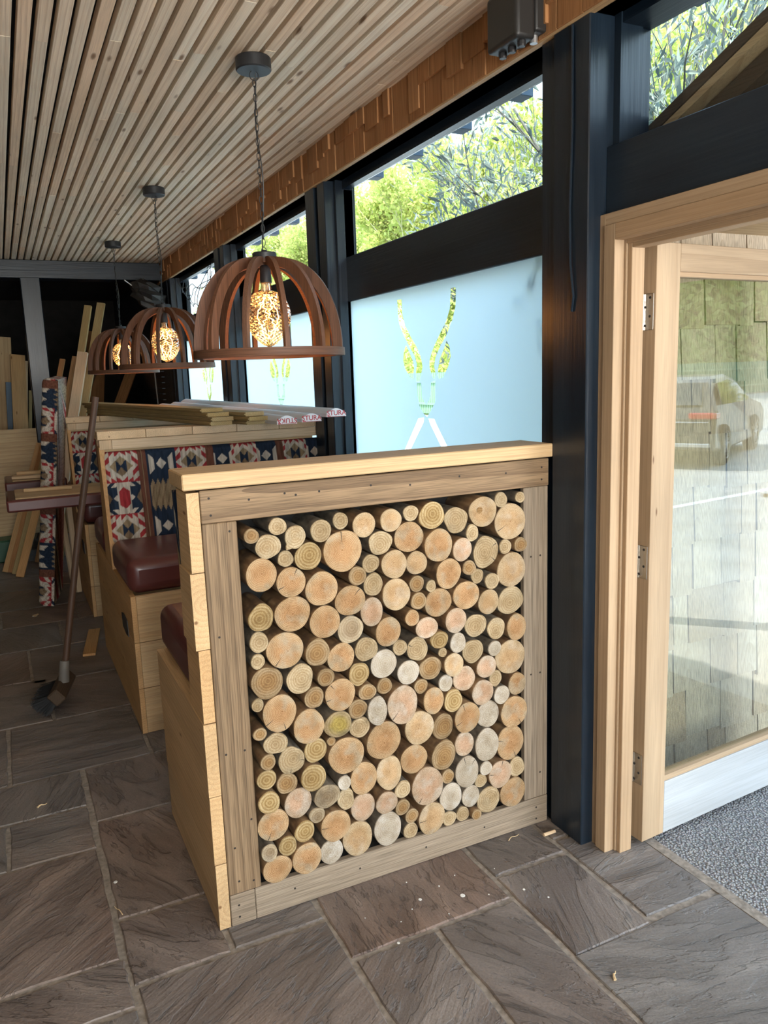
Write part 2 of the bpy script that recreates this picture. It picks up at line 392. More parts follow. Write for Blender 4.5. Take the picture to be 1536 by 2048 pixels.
        return s.add(vs, fs, None, tone, mat)
    def tube(s, pts, r, seg=8, mat=0, tone=.5, r2=None, caps=True):
        pts = [Vector(p) for p in pts]; vs = []; n = len(pts); up = Vector((0, 0, 1)); prev = None
        for i, p in enumerate(pts):
            d = (pts[min(i + 1, n - 1)] - pts[max(i - 1, 0)]); d.normalize()
            if prev is None:
                a = d.cross(up)
                if a.length < 1e-3: a = d.cross(Vector((1, 0, 0)))
                a.normalize()
            else:
                a = prev - d * prev.dot(d); a.normalize()
            prev = a; b = d.cross(a)
            rr = r if r2 is None else r + (r2 - r) * i / (n - 1)
            for k in range(seg):
                t_ = 2 * PI * k / seg; vs.append(tuple(p + a * rr * math.cos(t_) + b * rr * math.sin(t_)))
        fs = [(i * seg + k, i * seg + (k + 1) % seg, (i + 1) * seg + (k + 1) % seg, (i + 1) * seg + k) for i in range(n - 1) for k in range(seg)]
        if caps: fs += [tuple(range(seg))[::-1], tuple(range((n - 1) * seg, n * seg))]
        L = 0; g = []
        for i, p in enumerate(pts):
            if i: L += (p - pts[i - 1]).length
            for k in range(seg): g.append((L, r * math.cos(2 * PI * k / seg), r * math.sin(2 * PI * k / seg)))
        return s.add(vs, fs, g, tone, mat)
    def build(s, name, mats, parent=None, smooth=False, loc=None, **props):
        me = bpy.data.meshes.new(name); me.from_pydata(s.v, [], s.f)
        if not isinstance(mats, (list, tuple)): mats = [mats]
        for m_ in mats: me.materials.append(m_)
        me.polygons.foreach_set('material_index', s.mi)
        a = me.attributes.new('gc', 'FLOAT_VECTOR', 'POINT'); a.data.foreach_set('vector', [c for g in s.gc for c in g])
        a = me.attributes.new('tone', 'FLOAT', 'POINT'); a.data.foreach_set('value', s.tone)
        a = me.attributes.new('rad', 'FLOAT', 'POINT'); a.data.foreach_set('value', s.rad)
        if smooth:
            me.polygons.foreach_set('use_smooth', [True] * len(me.polygons))
            try: me.set_sharp_from_angle(angle=math.radians(38))
            except Exception: pass
        if 5 < len(s.f) < 20000 and 'leaves' not in name:
            bm_ = bmesh.new(); bm_.from_mesh(me); bmesh.ops.recalc_face_normals(bm_, faces=bm_.faces); bm_.to_mesh(me); bm_.free()
        me.update()
        o = bpy.data.objects.new(name, me); col.objects.link(o)
        if loc: o.location = loc
        if parent: o.parent = parent
        for k, v_ in props.items(): o[k] = v_
        return o
def tag(o, label, cat, group=None, kind=None):
    o['label'] = label; o['category'] = cat
    if group: o['group'] = group
    if kind: o['kind'] = kind
    return o
def empty(name, loc=(0, 0, 0), label=None, cat=None, group=None, rz=0):
    o = bpy.data.objects.new(name, None); col.objects.link(o); o.location = loc; o.rotation_euler.z = rz
    o.empty_display_size = .1
    if label: tag(o, label, cat, group)
    return o
def struct(o, **kw):
    o['kind'] = 'structure'; return o
def copy_tree(o, parent=None):
    c = o.copy(); col.objects.link(c)
    if parent: c.parent = parent
    for ch in list(o.children): copy_tree(ch, c)
    return c
def rot_between(p, q, roll=0):
    """matrix whose x axis runs from p to q, origin at p"""
    d = (Vector(q) - Vector(p)).normalized()
    return Matrix.Translation(Vector(p)) @ d.to_track_quat('X', 'Z').to_matrix().to_4x4() @ Matrix.Rotation(roll, 4, 'X')

# ================================================================== SETTING
PX = 1.078        # room face of the posts
GX = 1.19         # window glass
CZ = 2.54         # ceiling
# ---- floor: grout bed with riven flags
fl = MB(); rnd = random.Random(3)
slabs = [(-.003, .255, -.088, .178), (.255, .755, -.265, .19), (.755, 1.02, -.165, .19), (1.02, 1.275, -.505, -.10), (1.02, 1.275, -.10, .4),
 (.755, 1.02, -.525, -.165), (.50, .755, -.80, -.265), (.258, .50, -.80, -.265), (.755, 1.275, -1.15, -.515), (-.25, .258, -.62, -.09),
 (-.26, -.003, -.09, .178), (-.26, .30, .178, .728), (-.26, .30, .728, 1.145), (-.525, -.265, .572, .857), (-1.05, -.525, .572, .857),
 (-1.0, -.265, .857, 1.145), (-.95, -.265, .022, .572), (-.85, -.255, -.16, .022), (-.80, -.25, -.62, -.16), (-.515, .003, 1.145, 1.69),
 (-1.1, -.515, 1.145, 1.69), (.003, .6, 1.145, 1.69), (-1.0, -.33, 1.69, 2.25), (-.33, .4, 1.69, 2.20), (-1.0, -.40, 2.25, 2.77),
 (-.40, .4, 2.20, 2.76), (-.70, -.21, 2.77, 3.27), (-.21, .4, 2.76, 3.27), (.30, 1.275, .19, .728), (.30, 1.275, .728, 1.145),
 (.6, 1.275, 1.145, 1.69), (.4, 1.275, 1.69, 2.76), (.4, 1.275, 2.76, 3.27), (-.8, .258, -1.2, -.62), (.258, .755, -1.4, -.80), (.755, 1.275, -1.8, -1.15),
 (-1.3, .755, -1.9, -1.4), (-1.3, -.8, -1.4, -.62), (-.8, .258, -1.4, -1.2), (-1.3, -.85, -.62, .022), (-1.5, -.95, .022, .572)]
y = 3.27
while y < 9:
    h = rnd.uniform(.35, .6); x = -4.4 + rnd.uniform(0, .3)
    while x < 1.27:
        w_ = min(rnd.uniform(.35, .8), 1.275 - x); slabs.append((x, x + w_, y, min(y + h, 9))); x += w_
    y += h
for (xa, xb) in ((-4.4, -1.5),):
    y = -4.6
    while y < 3.2:
        h = rnd.uniform(.35, .6); x = xa
        while x < xb - .01:
            w_ = min(rnd.uniform(.4, .8), xb - x); slabs.append((x, x + w_, y, min(y + h, 3.27))); x += w_
        y += h
y = -4.6
while y < -1.95:
    h = rnd.uniform(.35, .6); h = min(h, -1.9 - y); x = -1.5
    while x < 1.27:
        w_ = min(rnd.uniform(.4, .8), 1.275 - x); slabs.append((x, x + w_, y, y + h)); x += w_
    y += h
TONES = {5: .15, 3: .1, 1: .95, 2: .3, 8: .0, 6: .35, 7: .4, 9: .5, 10: .8, 11: .85, 12: .5, 13: .3, 14: 0., 16: .9, 15: .25, 17: .7}
for i, (x0, x1, y0, y1) in enumerate(slabs):
    j = .0075; n = 7; pts = []
    def wob(a): return rnd.uniform(-.0028, .0028)
    cs = [(x0 + j, y0 + j), (x1 - j, y0 + j), (x1 - j, y1 - j), (x0 + j, y1 - j)]
    for k in range(4):
        (ax, ay), (bx, by) = cs[k], cs[(k + 1) % 4]
        for q in range(n): pts.append((ax + (bx - ax) * q / n + wob(0), ay + (by - ay) * q / n + wob(0)))
    N = len(pts); cx, cy = (x0 + x1) / 2, (y0 + y1) / 2
    ins = [(px + (cx - px) * .004 / max(.05, math.hypot(cx - px, cy - py)), py + (cy - py) * .004 / max(.05, math.hypot(cx - px, cy - py))) for px, py in pts]
    vs = [(a, b, -.008) for a, b in pts] + [(a, b, -.003) for a, b in pts] + [(a, b, 0) for a, b in ins]
    fs = [(k, (k + 1) % N, (k + 1) % N + N, k + N) for k in range(N)] + [(k + N, (k + 1) % N + N, (k + 1) % N + 2 * N, k + 2 * N) for k in range(N)] + [tuple(range(2 * N, 3 * N))]
    r = rnd.random() * 6.28; ca, sa = math.cos(r), math.sin(r); ox, oy = rnd.uniform(-20, 20), rnd.uniform(-20, 20)
    g = [((a - cx) * ca - (b - cy) * sa + ox, (a - cx) * sa + (b - cy) * ca + oy, c) for a, b, c in vs]
    fl.add(vs, fs, g, TONES.get(i, rnd.random() ** 1.5), 0)
fl.box((-4.6, -4.9, -.12), (1.30, 9.1, -.0045), mat=1)
for (px, py, r) in ((.633, -.188, .0075), (.519, -.145, .005), (.595, -.12, .0028), (.387, -.268, .004), (.56, -.235, .002), (.48, -.17, .0022), (.70, -.22, .002), (.66, -.10, .002),
                    (.80, -.25, .004), (.84, -.31, .003), (.43, -.2, .002), (.35, -.14, .0018), (.78, -.13, .002), (.52, -.06, .0022), (-.34, 3.47, .016), (-.24, .36, .006)):
    fl.lathe([(r, .0), (r * .9, .0012)], (px, py, 0), 9, mat=2)
floor_o = fl.build('floor', [M['slate'], M['grout'], M['white']]); struct(floor_o)

# ---- ceiling: larch slats over a black void
ce = MB(); ce.box((-4.6, -4.9, CZ + .055), (1.28, 9.1, CZ + .12), mat=1)
x = -.2375 + .0538 * 24
rn = random.Random(11)
k = 0
while x > -4.5:
    xa, xb = x - .0538 + .0078, x - .0078
    if xb < PX + .0:
        y = -4.8 + rn.uniform(0, 1.2); ys = [-4.85]
        while y < 5.9: ys.append(y); y += rn.uniform(.9, 1.5) if rn.random() < .5 else rn.uniform(1.5, 2.4)
        ys.append(5.93)
        for a, b_ in zip(ys, ys[1:]):
            ce.box((xa, a, CZ + rn.uniform(0, .0012)), (xb, b_ - .0006, CZ + .036), axis=1, tone=rn.random() ** 1.4, bev=.0012)
    x -= .0538; k += 1
ce.box((1.0617, -4.85, CZ), (PX, 5.93, CZ + .036), axis=1, tone=.6)
for y in (-3.5, -2.3, -1.1, .1, 1.3, 2.5, 3.7, 4.9): ce.box((-4.5, y, CZ + .036), (1.07, y + .05, CZ + .055), mat=1)
struct(ce.build('ceiling', [M['slat'], M['blackflat']]))
# far storage area ceiling is dark
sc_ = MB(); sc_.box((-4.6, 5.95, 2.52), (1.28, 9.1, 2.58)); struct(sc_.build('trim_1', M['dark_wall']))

# ---- fascia of cedar shingles above the windows
fa = MB(); fa.box((PX + .012, -4.8, 2.371), (PX + .10, 5.95, CZ + .03), mat=1)
fa.box((PX - .004, -4.8, 2.366), (PX + .015, 5.95, 2.3725), axis=1, mat=2)
rn = random.Random(5)
y = -4.7
while y < 5.9:
    w_ = rn.uniform(.055, .13); t_ = rn.uniform(.004, .012)
    fa.box((PX - t_, y, 2.3725), (PX + .012, y + w_ - .003, CZ - .0005), axis=2, tone=rn.random(), bev=.0012); y += w_
y = -4.7
while y < 5.9:
    w_ = rn.uniform(.05, .15); t_ = rn.uniform(.014, .022)
    if rn.random() < .82:
        fa.box((PX - t_, y, rn.choice((2.43, 2.445, 2.46, 2.475, 2.40))), (PX, y + w_ - .003, CZ - .0005), axis=2, tone=rn.random(), bev=.0012)
    y += w_
fascia = fa.build('wall_right_fascia', [M['shingle_red'], M['blackflat'], M['pine']]); fascia.name = 'trim_2'; struct(fascia)

# ---- right wall: posts, frames and sills
bl = M['black']
wr = MB()
def post(y0, y1):
    wr.box((PX, y0, 0), (GX + .05, y1, 2.371), axis=2, bev=.003)
post(-.165, -.015)
wr.box((PX + .012, -.015, 0), (GX + .05, .05, 2.371), axis=2)
for p0 in (1.70, 3.555, 5.41, ):
    wr.box((PX, p0 + .13, 0), (GX + .05, p0 + .25, 2.371), axis=2, bev=.003)
    wr.box((PX + .03, p0 + .09, 0), (GX + .05, p0 + .13, 2.371), axis=2)
    wr.box((PX + .002, p0, 0), (GX + .05, p0 + .09, 2.371), axis=2, bev=.003)
    wr.box((PX + .05, p0 - .022, 0), (GX + .03, p0, 2.371), axis=2, bev=.002)
post(-4.85, -4.6); post(-2.35, -2.10)
# head, and low wall under the windows
for (a, b_) in ((-.165, 5.95), (-4.8, -.165)):
    wr.box((PX + .0, a, 2.371), (PX + .09, b_, 2.3735), axis=1)
wr.box((1.165, .0, 2.332), (1.206, 5.95, 2.40), axis=1)
wr.box((1.15, .0, 0), (GX + .08, 5.95, .95), axis=1)
wr.box((PX, 5.66, 0), (GX + .12, 9.1, 2.58), axis=1)
wr.box((PX + .03, -4.8, 0), (GX + .05, -2.35, .1), axis=1)
# thin cable on the post by the door
wr.tube([(PX - .004, -.10, 2.36), (PX - .004, -.102, 2.1), (PX - .004, -.094, 1.9), (PX - .006, -.10, 1.75), (PX - .004, -.112, 1.66), (PX - .003, -.104, 1.62)], .0035, 6)
struct(wr.build('wall_right', bl))

LOGO = [[(1.184, 1.777), (1.143, 1.775), (1.141, 1.717), (1.12, 1.668), (1.068, 1.614), (1.02, 1.572), (0.984, 1.527), (0.972, 1.488), (0.988, 1.456), (1.001, 1.427), (1.029, 1.425), (1.033, 1.464), (1.02, 1.5), (1.037, 1.533), (1.086, 1.578), (1.135, 1.628), (1.169, 1.671), (1.18, 1.72)], [(1.115, 1.583), (1.085, 1.552), (1.056, 1.515), (1.046, 1.486), (1.056, 1.457), (1.05, 1.438), (1.086, 1.448), (1.128, 1.484), (1.144, 1.518), (1.138, 1.551)], [(0.735, 1.778), (0.698, 1.777), (0.704, 1.707), (0.73, 1.657), (0.778, 1.601), (0.823, 1.566), (0.864, 1.523), (0.876, 1.489), (0.863, 1.454), (0.878, 1.437), (0.893, 1.447), (0.913, 1.483), (0.913, 1.511), (0.895, 1.542), (0.865, 1.575), (0.821, 1.617), (0.776, 1.657), (0.746, 1.701)], [(0.775, 1.586), (0.753, 1.56), (0.746, 1.523), (0.765, 1.486), (0.808, 1.443), (0.839, 1.438), (0.850, 1.447), (0.844, 1.481), (0.826, 1.522), (0.797, 1.552)], [(1.024, 1.422), (0.989, 1.423), (0.985, 1.365), (0.949, 1.33), (0.914, 1.362), (0.904, 1.425), (0.868, 1.433), (0.874, 1.345), (0.905, 1.316), (0.944, 1.283), (0.973, 1.296), (1.006, 1.325), (1.02, 1.358)], [(1.02, 1.276), (0.97, 1.28), (0.975, 1.26), (1.113, 1.122), (1.169, 1.116), (1.037, 1.257)], [(0.933, 1.278), (0.885, 1.278), (0.868, 1.257), (0.774, 1.162), (0.823, 1.156), (0.919, 1.255)]]
def film_mesh(y0, y1, z0, z1, shift):
    bm = bmesh.new(); edges = []
    for loop in [[(y0, z0), (y1, z0), (y1, z1), (y0, z1)]] + [[(a + shift, b_) for a, b_ in l] for l in LOGO]:
        vs = [bm.verts.new((1.186, a, b_)) for a, b_ in loop]
        edges += [bm.edges.new((vs[i], vs[(i + 1) % len(vs)])) for i in range(len(vs))]
    bmesh.ops.triangle_fill(bm, edges=edges, use_beauty=True, use_dissolve=False)
    me = bpy.data.meshes.new('frosted_film'); bm.to_mesh(me); bm.free(); me.materials.append(M['frost']); return me
for n, (y0, y1) in enumerate(((.045, 1.69), (1.94, 3.545), (3.795, 5.40))):
    win = empty('window_%d' % (n + 1), (0, 0, 0)); struct(win)
    f = MB(); f.box((1.172, y0, 1.815), (1.235, y1, 2.022), axis=1, bev=.003)
    f.box((1.165, y0, .94), (1.24, y1, .985), axis=1, bev=.002)
    f.box((1.172, y1 - .012, .95), (1.215, y1, 2.33), axis=2); f.box((1.172, y0, .95), (1.215, y0 + .03, 2.33), axis=2)
    struct(f.build('window_frame', bl, win))
    g = MB(); g.box((1.196, y0, 2.02), (1.201, y1, 2.33)); struct(g.build('upper_pane', M['glass'], win))
    g = MB(); g.box((1.190, y0, .98), (1.195, y1, 1.82)); struct(g.build('lower_pane', M['glass'], win))
    fo = bpy.data.objects.new('frosted_film', film_mesh(y0, y1, .985, 1.816, 1.86 * n)); col.objects.link(fo); fo.parent = win; struct(fo)

# ---- dark rest of the room
wl = MB(); wl.box((-4.75, -4.9, 0), (-4.6, 9.1, 2.6)); struct(wl.build('wall_left', M['dark_wall']))
wb = MB(); wb.box((-4.6, 9.1, 0), (1.3, 9.25, 2.6)); struct(wb.build('wall_back', M['dark_wall']))
wf = MB(); wf.box((-4.6, -5.05, 0), (-2.1, -4.9, 2.6)); wf.box((1.28, -5.05, 0), (1.33, -4.9, 2.6)); wf.box((-2.1, -5.05, 2.42), (1.28, -4.9, 2.6)); wf.box((-2.1, -5.05, 0), (1.28, -4.9, .35))
struct(wf.build('wall_front', M['grey_wall']))
rf = MB(); rf.box((-6, -6, 2.62), (1.38, 11, 2.80)); struct(rf.build('sun_block_roof', M['dark_wall']));  # unseen roof slab, added to block the sun
tb = MB(); tb.box((-4.6, 5.73, 2.385), (PX, 5.93, 2.538), axis=0, bev=.004); tb.box((-.128, 5.71, 0), (.03, 5.86, 2.39), axis=2, bev=.006)
tb.box((-2.6, 5.71, 0), (-2.45, 5.86, 2.39), axis=2, bev=.006)
struct(tb.build('trim_3', bl))
lv = MB()
for k in range(14): lv.box((1.05, 6.0, .9 + .055 * k), (1.077, 6.55, .9 + .055 * k + .006), axis=1, tone=.2)
struct(lv.build('trim_4', M['eave']))

# ---- eaves outside
ev = MB()
for k in range(-10, 16):
    y = 1.06 + .42 * k
    if y < -.4 and y > -4.5: pass
    ev.box((1.25, y, 2.458), (1.50, y + .075, 2.60), axis=0, bev=.002)
struct(ev.build('trim_5', M['eave']))

# ---- door opening: lining, casing, stop, transom light over it
PO = M['pine_door']
d = MB()
yB = -1.45   # far (camera) side of the opening
def portal(x0, x1, a, ztop, t):
    """one U-shaped frame board set in the wall: two jambs and a head, a = opening edge by the post"""
    d.box((x0, a, 0), (x1, a + t, ztop + t), axis=2, bev=.0015)
    d.box((x0, yB - t, 0), (x1, yB, ztop + t), axis=2, bev=.0015)
    d.box((x0, yB, ztop), (x1, a, ztop + t), axis=1, bev=.0015)
portal(1.121, 1.165, -.185, 1.838, .031)
portal(1.116, 1.150, -.228, 1.796, .042)
portal(1.150, 1.205, -.236, 1.786, .048)
portal(1.155, 1.200, -.252, 1.774, .0161)
dd = d.build('door_1', PO); struct(dd)
blk = MB(); blk.box((1.14, yB - .2, 1.869), (1.255, -.165, 2.045), axis=1, bev=.002)
blk.box((1.165, -2.1, 2.345), (1.27, -.165, 2.40), axis=1); blk.box((1.225, -.182, 1.9), (1.27, -.165, 2.371), axis=2); blk.box((1.16, -.19, 2.04), (1.235, -.165, 2.371), axis=2)
blk.box((1.165, yB - .26, 0), (1.26, yB - .031, 2.371), axis=2); blk.box((1.165, yB - .2, .0), (1.2, yB - .04, 1.9), axis=2)
struct(blk.build('window_4', bl))
tg = MB(); tg.box((1.246, yB - .2, 2.04), (1.251, -.18, 2.36)); struct(tg.build('upper_pane', M['glass'], bpy.data.objects['window_4']))

# door leaf, open outwards, hinged by the post
leaf = empty('door_2', (1.238, -.210, 0), rz=math.radians(3.6)); struct(leaf)
LT = .045; LW = .80; LZ0, LZ1 = .012, 1.792
def lb(name, lo, hi, axis, mat=PO, tone=None, **kw):
    mb = MB(); mb.box(lo, hi, axis=axis, tone=tone, bev=.0012); o = mb.build(name, mat, leaf, **kw); struct(o); return o
lb('stile', (0, -LT, LZ0), (.094, 0, LZ1), 2, M['pine_door'], .2)
lb('stile', (LW - .094, -LT, LZ0), (LW, 0, LZ1), 2, M['pine_door'], .4)
lb('top_rail', (.094, -LT, LZ1 - .075), (LW - .094, 0, LZ1), 0, M['pine_door'], .1)
lb('bottom_rail', (.094, -LT, LZ0), (LW - .094, 0, .185), 0, M['pine_skylit'], .1)
gb = MB()
for (lo, hi, ax) in (((.094, -LT + .006, LZ1 - .088), (LW - .094, -.006, LZ1 - .075), 0), ((.094, -LT + .004, .185), (LW - .094, -.004, .203), 0), ((.094, -LT + .012, .2), (.1, -.01, LZ1 - .08), 2), ((LW - .1, -LT + .012, .2), (LW - .094, -.01, LZ1 - .08), 2)):
    gb.box(lo, hi, axis=ax, bev=.001)
struct(gb.build('glazing_bead', M['pine_door'], leaf))
gp = MB(); gp.box((.1, -.026, .2), (LW - .1, -.020, LZ1 - .085)); struct(gp.build('glass_pane', M['door_glass'], leaf))
for z in (1.56, .85, .20):
    h = MB(); h.box((-.004, -.040, z), (0.0, -.004, z + .098), bev=.0008); h.lathe([(.0055, z), (.0055, z + .098)], (-.007, -.0035, 0), 12)
    h.box((-.032, -.0025, z), (-.008, .0005, z + .098), bev=.0008)
    for k in range(4): h.lathe([(.0064, z + .003 + .025 * k), (.0064, z + .021 + .025 * k)], (-.007, -.0035, 0), 12)
    ho = h.build('hinge', M['brass'], leaf); struct(ho)
    for k in range(4):
        s_ = MB(); s_.lathe([(.004, 0), (.003, -.0012)], (-.0042, -.012 - .016 * (k % 2), z + .012 + .025 * k), 8, axis=0); so = s_.build('screw', M['screw'], ho); struct(so)
kn = MB(); kn.tube([(LW - .05, -.09, 1.02), (LW - .05, -.046, 1.02)], .008, 8); kn.tube([(LW - .05, -.088, 1.02), (LW - .16, -.088, 1.02)], .008, 8)
kn.box((LW - .07, -.0465, .90), (LW - .03, -.045, 1.08), bev=.0005); struct(kn.build('door_handle', M['brass'], leaf))

# ---- porch outside the door
pw = MB(); pw.box((1.24, .055, 0), (3.3, .16, 2.02), mat=1)
rn = random.Random(21)
for c_, zb in enumerate((-.0, .118, .303, .488, .673, .858, 1.043, 1.228, 1.413, 1.598, 1.783)):
    x = 1.24 - rn.uniform(0, .1); yy = .041
    while x < 3.3:
        w_ = rn.uniform(.07, .19); z0 = max(.0, zb - rn.uniform(-.006, .02))
        t0 = rn.uniform(.004, .012)
        # a shingle is a wedge, thick at its butt
        xx, xb = x, x + w_ - .005
        vs = [(xx, yy + .010 - .012 - t0, z0), (xb, yy + .010 - .012 - t0, z0), (xb, yy + .012, z0), (xx, yy + .012, z0), (xx, yy + .004, z0 + .20), (xb, yy + .004, z0 + .20), (xb, yy + .012, z0 + .20), (xx, yy + .012, z0 + .20)]
        fs = [(0, 1, 2, 3), (4, 7, 6, 5), (0, 4, 5, 1), (1, 5, 6, 2), (2, 6, 7, 3), (3, 7, 4, 0)]
        off = (rn.uniform(-9, 9), rn.uniform(-.1, .1), rn.uniform(-.1, .1))
        pw.add(vs, fs, [(p[2] + off[0], p[0] - x + off[1], p[1] + off[2]) for p in vs], rn.random() ** 1.3)
        x += w_
struct(pw.build('wall_porch', [M['shingle'], M['blackflat']]))
pc = MB(); pc.box((1.262, -1.75, 1.888), (3.1, .055, 1.90), axis=0, tone=.3); pc.box((1.262, -1.75, 1.90), (3.1, -1.69, 2.0), axis=0)
struct(pc.build('ceiling_porch', M['ply']))
# gabled porch roof over it: ridge runs outwards
pr = MB()
def slab_between(a, b_, x0, x1, t_, mat, tone=.3):
    (ya, za), (yb, zb) = a, b_
    pr.prism([(ya, za), (yb, zb), (yb, zb + t_), (ya, za + t_)], x0, x1, plane='yz', axis=1, tone=tone, mat=mat)
slab_between((.12, 1.945), (-.85, 2.36), 1.30, 3.15, .022, 0); slab_between((-.85, 2.36), (-1.85, 1.935), 1.30, 3.15, .022, 0)
slab_between((.12, 1.972), (-.85, 2.387), 1.30, 3.15, .03, 1); slab_between((-.85, 2.387), (-1.85, 1.962), 1.30, 3.15, .03, 1)
for x0 in (1.34, 1.9, 2.5, 3.05):
    slab_between((.05, 1.92), (-.85, 2.305), x0, x0 + .045, .05, 2, .6); slab_between((-.85, 2.305), (-1.75, 1.92), x0, x0 + .045, .05, 2, .6)
pr.box((1.30, -.87, 2.27), (3.15, -.83, 2.36), axis=0, mat=2)
pr.box((3.0, -1.75, 0), (3.1, -1.65, 1.9), axis=2, mat=2)
struct(pr.build('roof_porch', [M['ply'], M['dark_timber'], M['dark_timber']]))

# ---- outside ground
og = MB(); og.box((1.30, -5, -.06), (2.5, 12, -.004)); struct(og.build('ground_tarmac', M['tarmac']))
kb = MB(); kb.box((1.268, -1.42, -.05), (1.302, -.19, -.0015), axis=1); struct(kb.build('trim_6', M['grout']))
og = MB(); og.box((2.5, -22, -.07), (13, 30, -.006)); og.box((-8, -31, -.071), (2.5, -5.06, -.006)); og.box((2.5, -31, -.071), (80, -22, -.007)); og.box((13, -22, -.071), (80, -2, -.007)); struct(og.build('ground_carpark', M['carpark']))
og = MB(); og.box((13, -60, -.1), (70, 70, -.012)); og.box((-20, -60, -.1), (13, -31, -.012)); og.box((70, -60, -.1), (95, 70, -.012)); struct(og.build('ground_verge', M['grass']))
ln = MB()
ln.box((4.7, -3.9, -.006), (9.5, -3.80, -.003)); ln.box((4.7, -8.6, -.006), (9.5, -8.5, -.003))
for k in range(4): ln.box((8.6, -2 + 2.6 * k, -.006), (12.6, -1.9 + 2.6 * k, -.003))
struct(ln.build('trim_7', M['white']))

# ================================================================== BENCHES
def lerp(a, b_, t_): return a + (b_ - a) * t_
CREAM = (.56, .50, .42); RED = (.34, .035, .04); NAVY = (.018, .030, .055); TAN = (.30, .22, .13); BROWN = (.15, .060, .038); DTAN = (.22, .15, .09)
COLS = [(0, .155, 'R', .0775), (.155, .195, 'S', .175), (.195, .335, 'N', .262), (.335, .48, 'R', .41), (.48, .52, 'S', .5), (.52, .61, 'N', .562), (.61, .675, 'R', .6775), (.675, .74, 'R', .6725),
        (.74, .845, 'N', .79), (.845, .885, 'S', .865), (.885, 1.01, 'R', .947), (1.01, 1.105, 'N', 1.055), (1.105, 1.145, 'S', 1.125), (1.145, 1.40, 'R', 1.20)]
def weave(x, t_):
    for a, b_, k, c in COLS:
        if x <= b_: break
    tt = ((t_ - .075 + .15) % .30) - .15; mm = .15 - abs(tt); dx = abs(x - c); at = abs(tt)
    if k == 'S': return BROWN if abs(x - c) > .0035 * 0 else TAN
    if k == 'R':
        a = dx / .0775; d_ = a + at / .070
        if d_ < 1:
            if d_ > .70: return CREAM
            if dx < .024 and at < dx * 1.25 + .003: return NAVY
            return TAN if tt < 0 or dx > .024 else DTAN
        if mm < .075:
            if dx < .025 and mm < .052 - dx * .85: return RED
            if dx < .029 and mm < .086 - dx * .9: return CREAM
            if abs(dx - .034) + mm < .015: return CREAM
            if (.0775 - dx) / .022 + mm / .036 < 1: return DTAN
            if mm > .052 and (int((dx + mm) / .022) % 2) == 0: return CREAM
            return NAVY
        q = int(dx / .0258); r_ = int((d_ - 1) / .36)
        return CREAM if (q + r_) % 2 == 1 else RED
    if dx / .025 + at / .027 < 1: return CREAM
    if .034 < dx < .058 and abs(at) + (.058 - dx) * 1.1 < .052: return CREAM
    tri = abs(((dx / .024) % 1) - .5) * 2
    if mm < .048 + .030 * tri and dx < .062: return TAN if (x * 37 + t_ * 11) % 1 > .3 else DTAN
    return NAVY
def cushion_mesh(W, H, T, nx, nz, name='back_cushion', both=False):
    R = .030; mb = MB(); vs = []; cols = []
    def edge(u, L):      # distance along the surface wraps the rounded rim
        return u
    for i in range(nx + 1):
        x = W * i / nx
        for k in range(nz + 1):
            z = H * k / nz
            ex = max(0, R - x, x - (W - R)); ez = max(0, R - z, z - (H - R)); e = min(R, math.hypot(ex, ez))
            y = -T + (R - math.sqrt(max(0, R * R - e * e))) + .003 * math.sin(x * 19) * math.sin(z * 23)
            vs.append((x, y, z)); cols.append(weave(x, H - z))
    fs = [(i * (nz + 1) + k, (i + 1) * (nz + 1) + k, (i + 1) * (nz + 1) + k + 1, i * (nz + 1) + k + 1) for i in range(nx) for k in range(nz)]
    def rimv(x, z, y_, c): vs.append((x, y_, z)); cols.append(c)
    # rim down to the back
    loop = [i * (nz + 1) for i in range(nx + 1)] + [nx * (nz + 1) + k for k in range(1, nz + 1)] + [i * (nz + 1) + nz for i in range(nx - 1, -1, -1)] + [k for k in range(nz - 1, 0, -1)]
    prev = loop; steps = 10
    for s_ in range(1, steps + 1):
        cur = []
        for j in loop:
            x, y, z = vs[j]; yy = lerp(y, 0, s_ / steps); depth = yy - y
            # continue the weave round the rim
            cx_ = x - depth if x <= 1e-6 else (x + depth if x >= W - 1e-6 else x)
            cz_ = (H - z) + (depth if z <= 1e-6 else (-depth if z >= H - 1e-6 else 0))
            cur.append(len(vs)); vs.append((x, yy, z)); cols.append(weave(abs(cx_) if cx_ < 0 else cx_, cz_))
        n = len(loop)
        fs += [(prev[(q + 1) % n], prev[q], cur[q], cur[(q + 1) % n]) for q in range(n)]
        prev = cur
    fs.append(tuple(prev))
    me = bpy.data.meshes.new(name); me.from_pydata(vs, [], fs); me.materials.append(M['fabric'])
    a = me.attributes.new('weave', 'FLOAT_COLOR', 'POINT'); a.data.foreach_set('color', [c for q in cols for c in (*q, 1)])
    me.polygons.foreach_set('use_smooth', [True] * len(me.polygons)); me.update()
    return me
def soft_box(name, lo, hi, mat, parent=None, r=.035, seg=5, loc=None):
    mb = MB(); mb.box(lo, hi); o = mb.build(name, mat, parent, smooth=True, loc=loc)
    b_ = o.modifiers.new('round', 'BEVEL'); b_.width = r; b_.segments = seg; b_.limit_method = 'NONE'
    return o
def board(name, lo, hi, axis, mat, parent, tone=None, bev=.002, **kw):
    mb = MB(); mb.box(lo, hi, axis=axis, tone=tone, bev=bev); return mb.build(name, mat, parent, **kw)

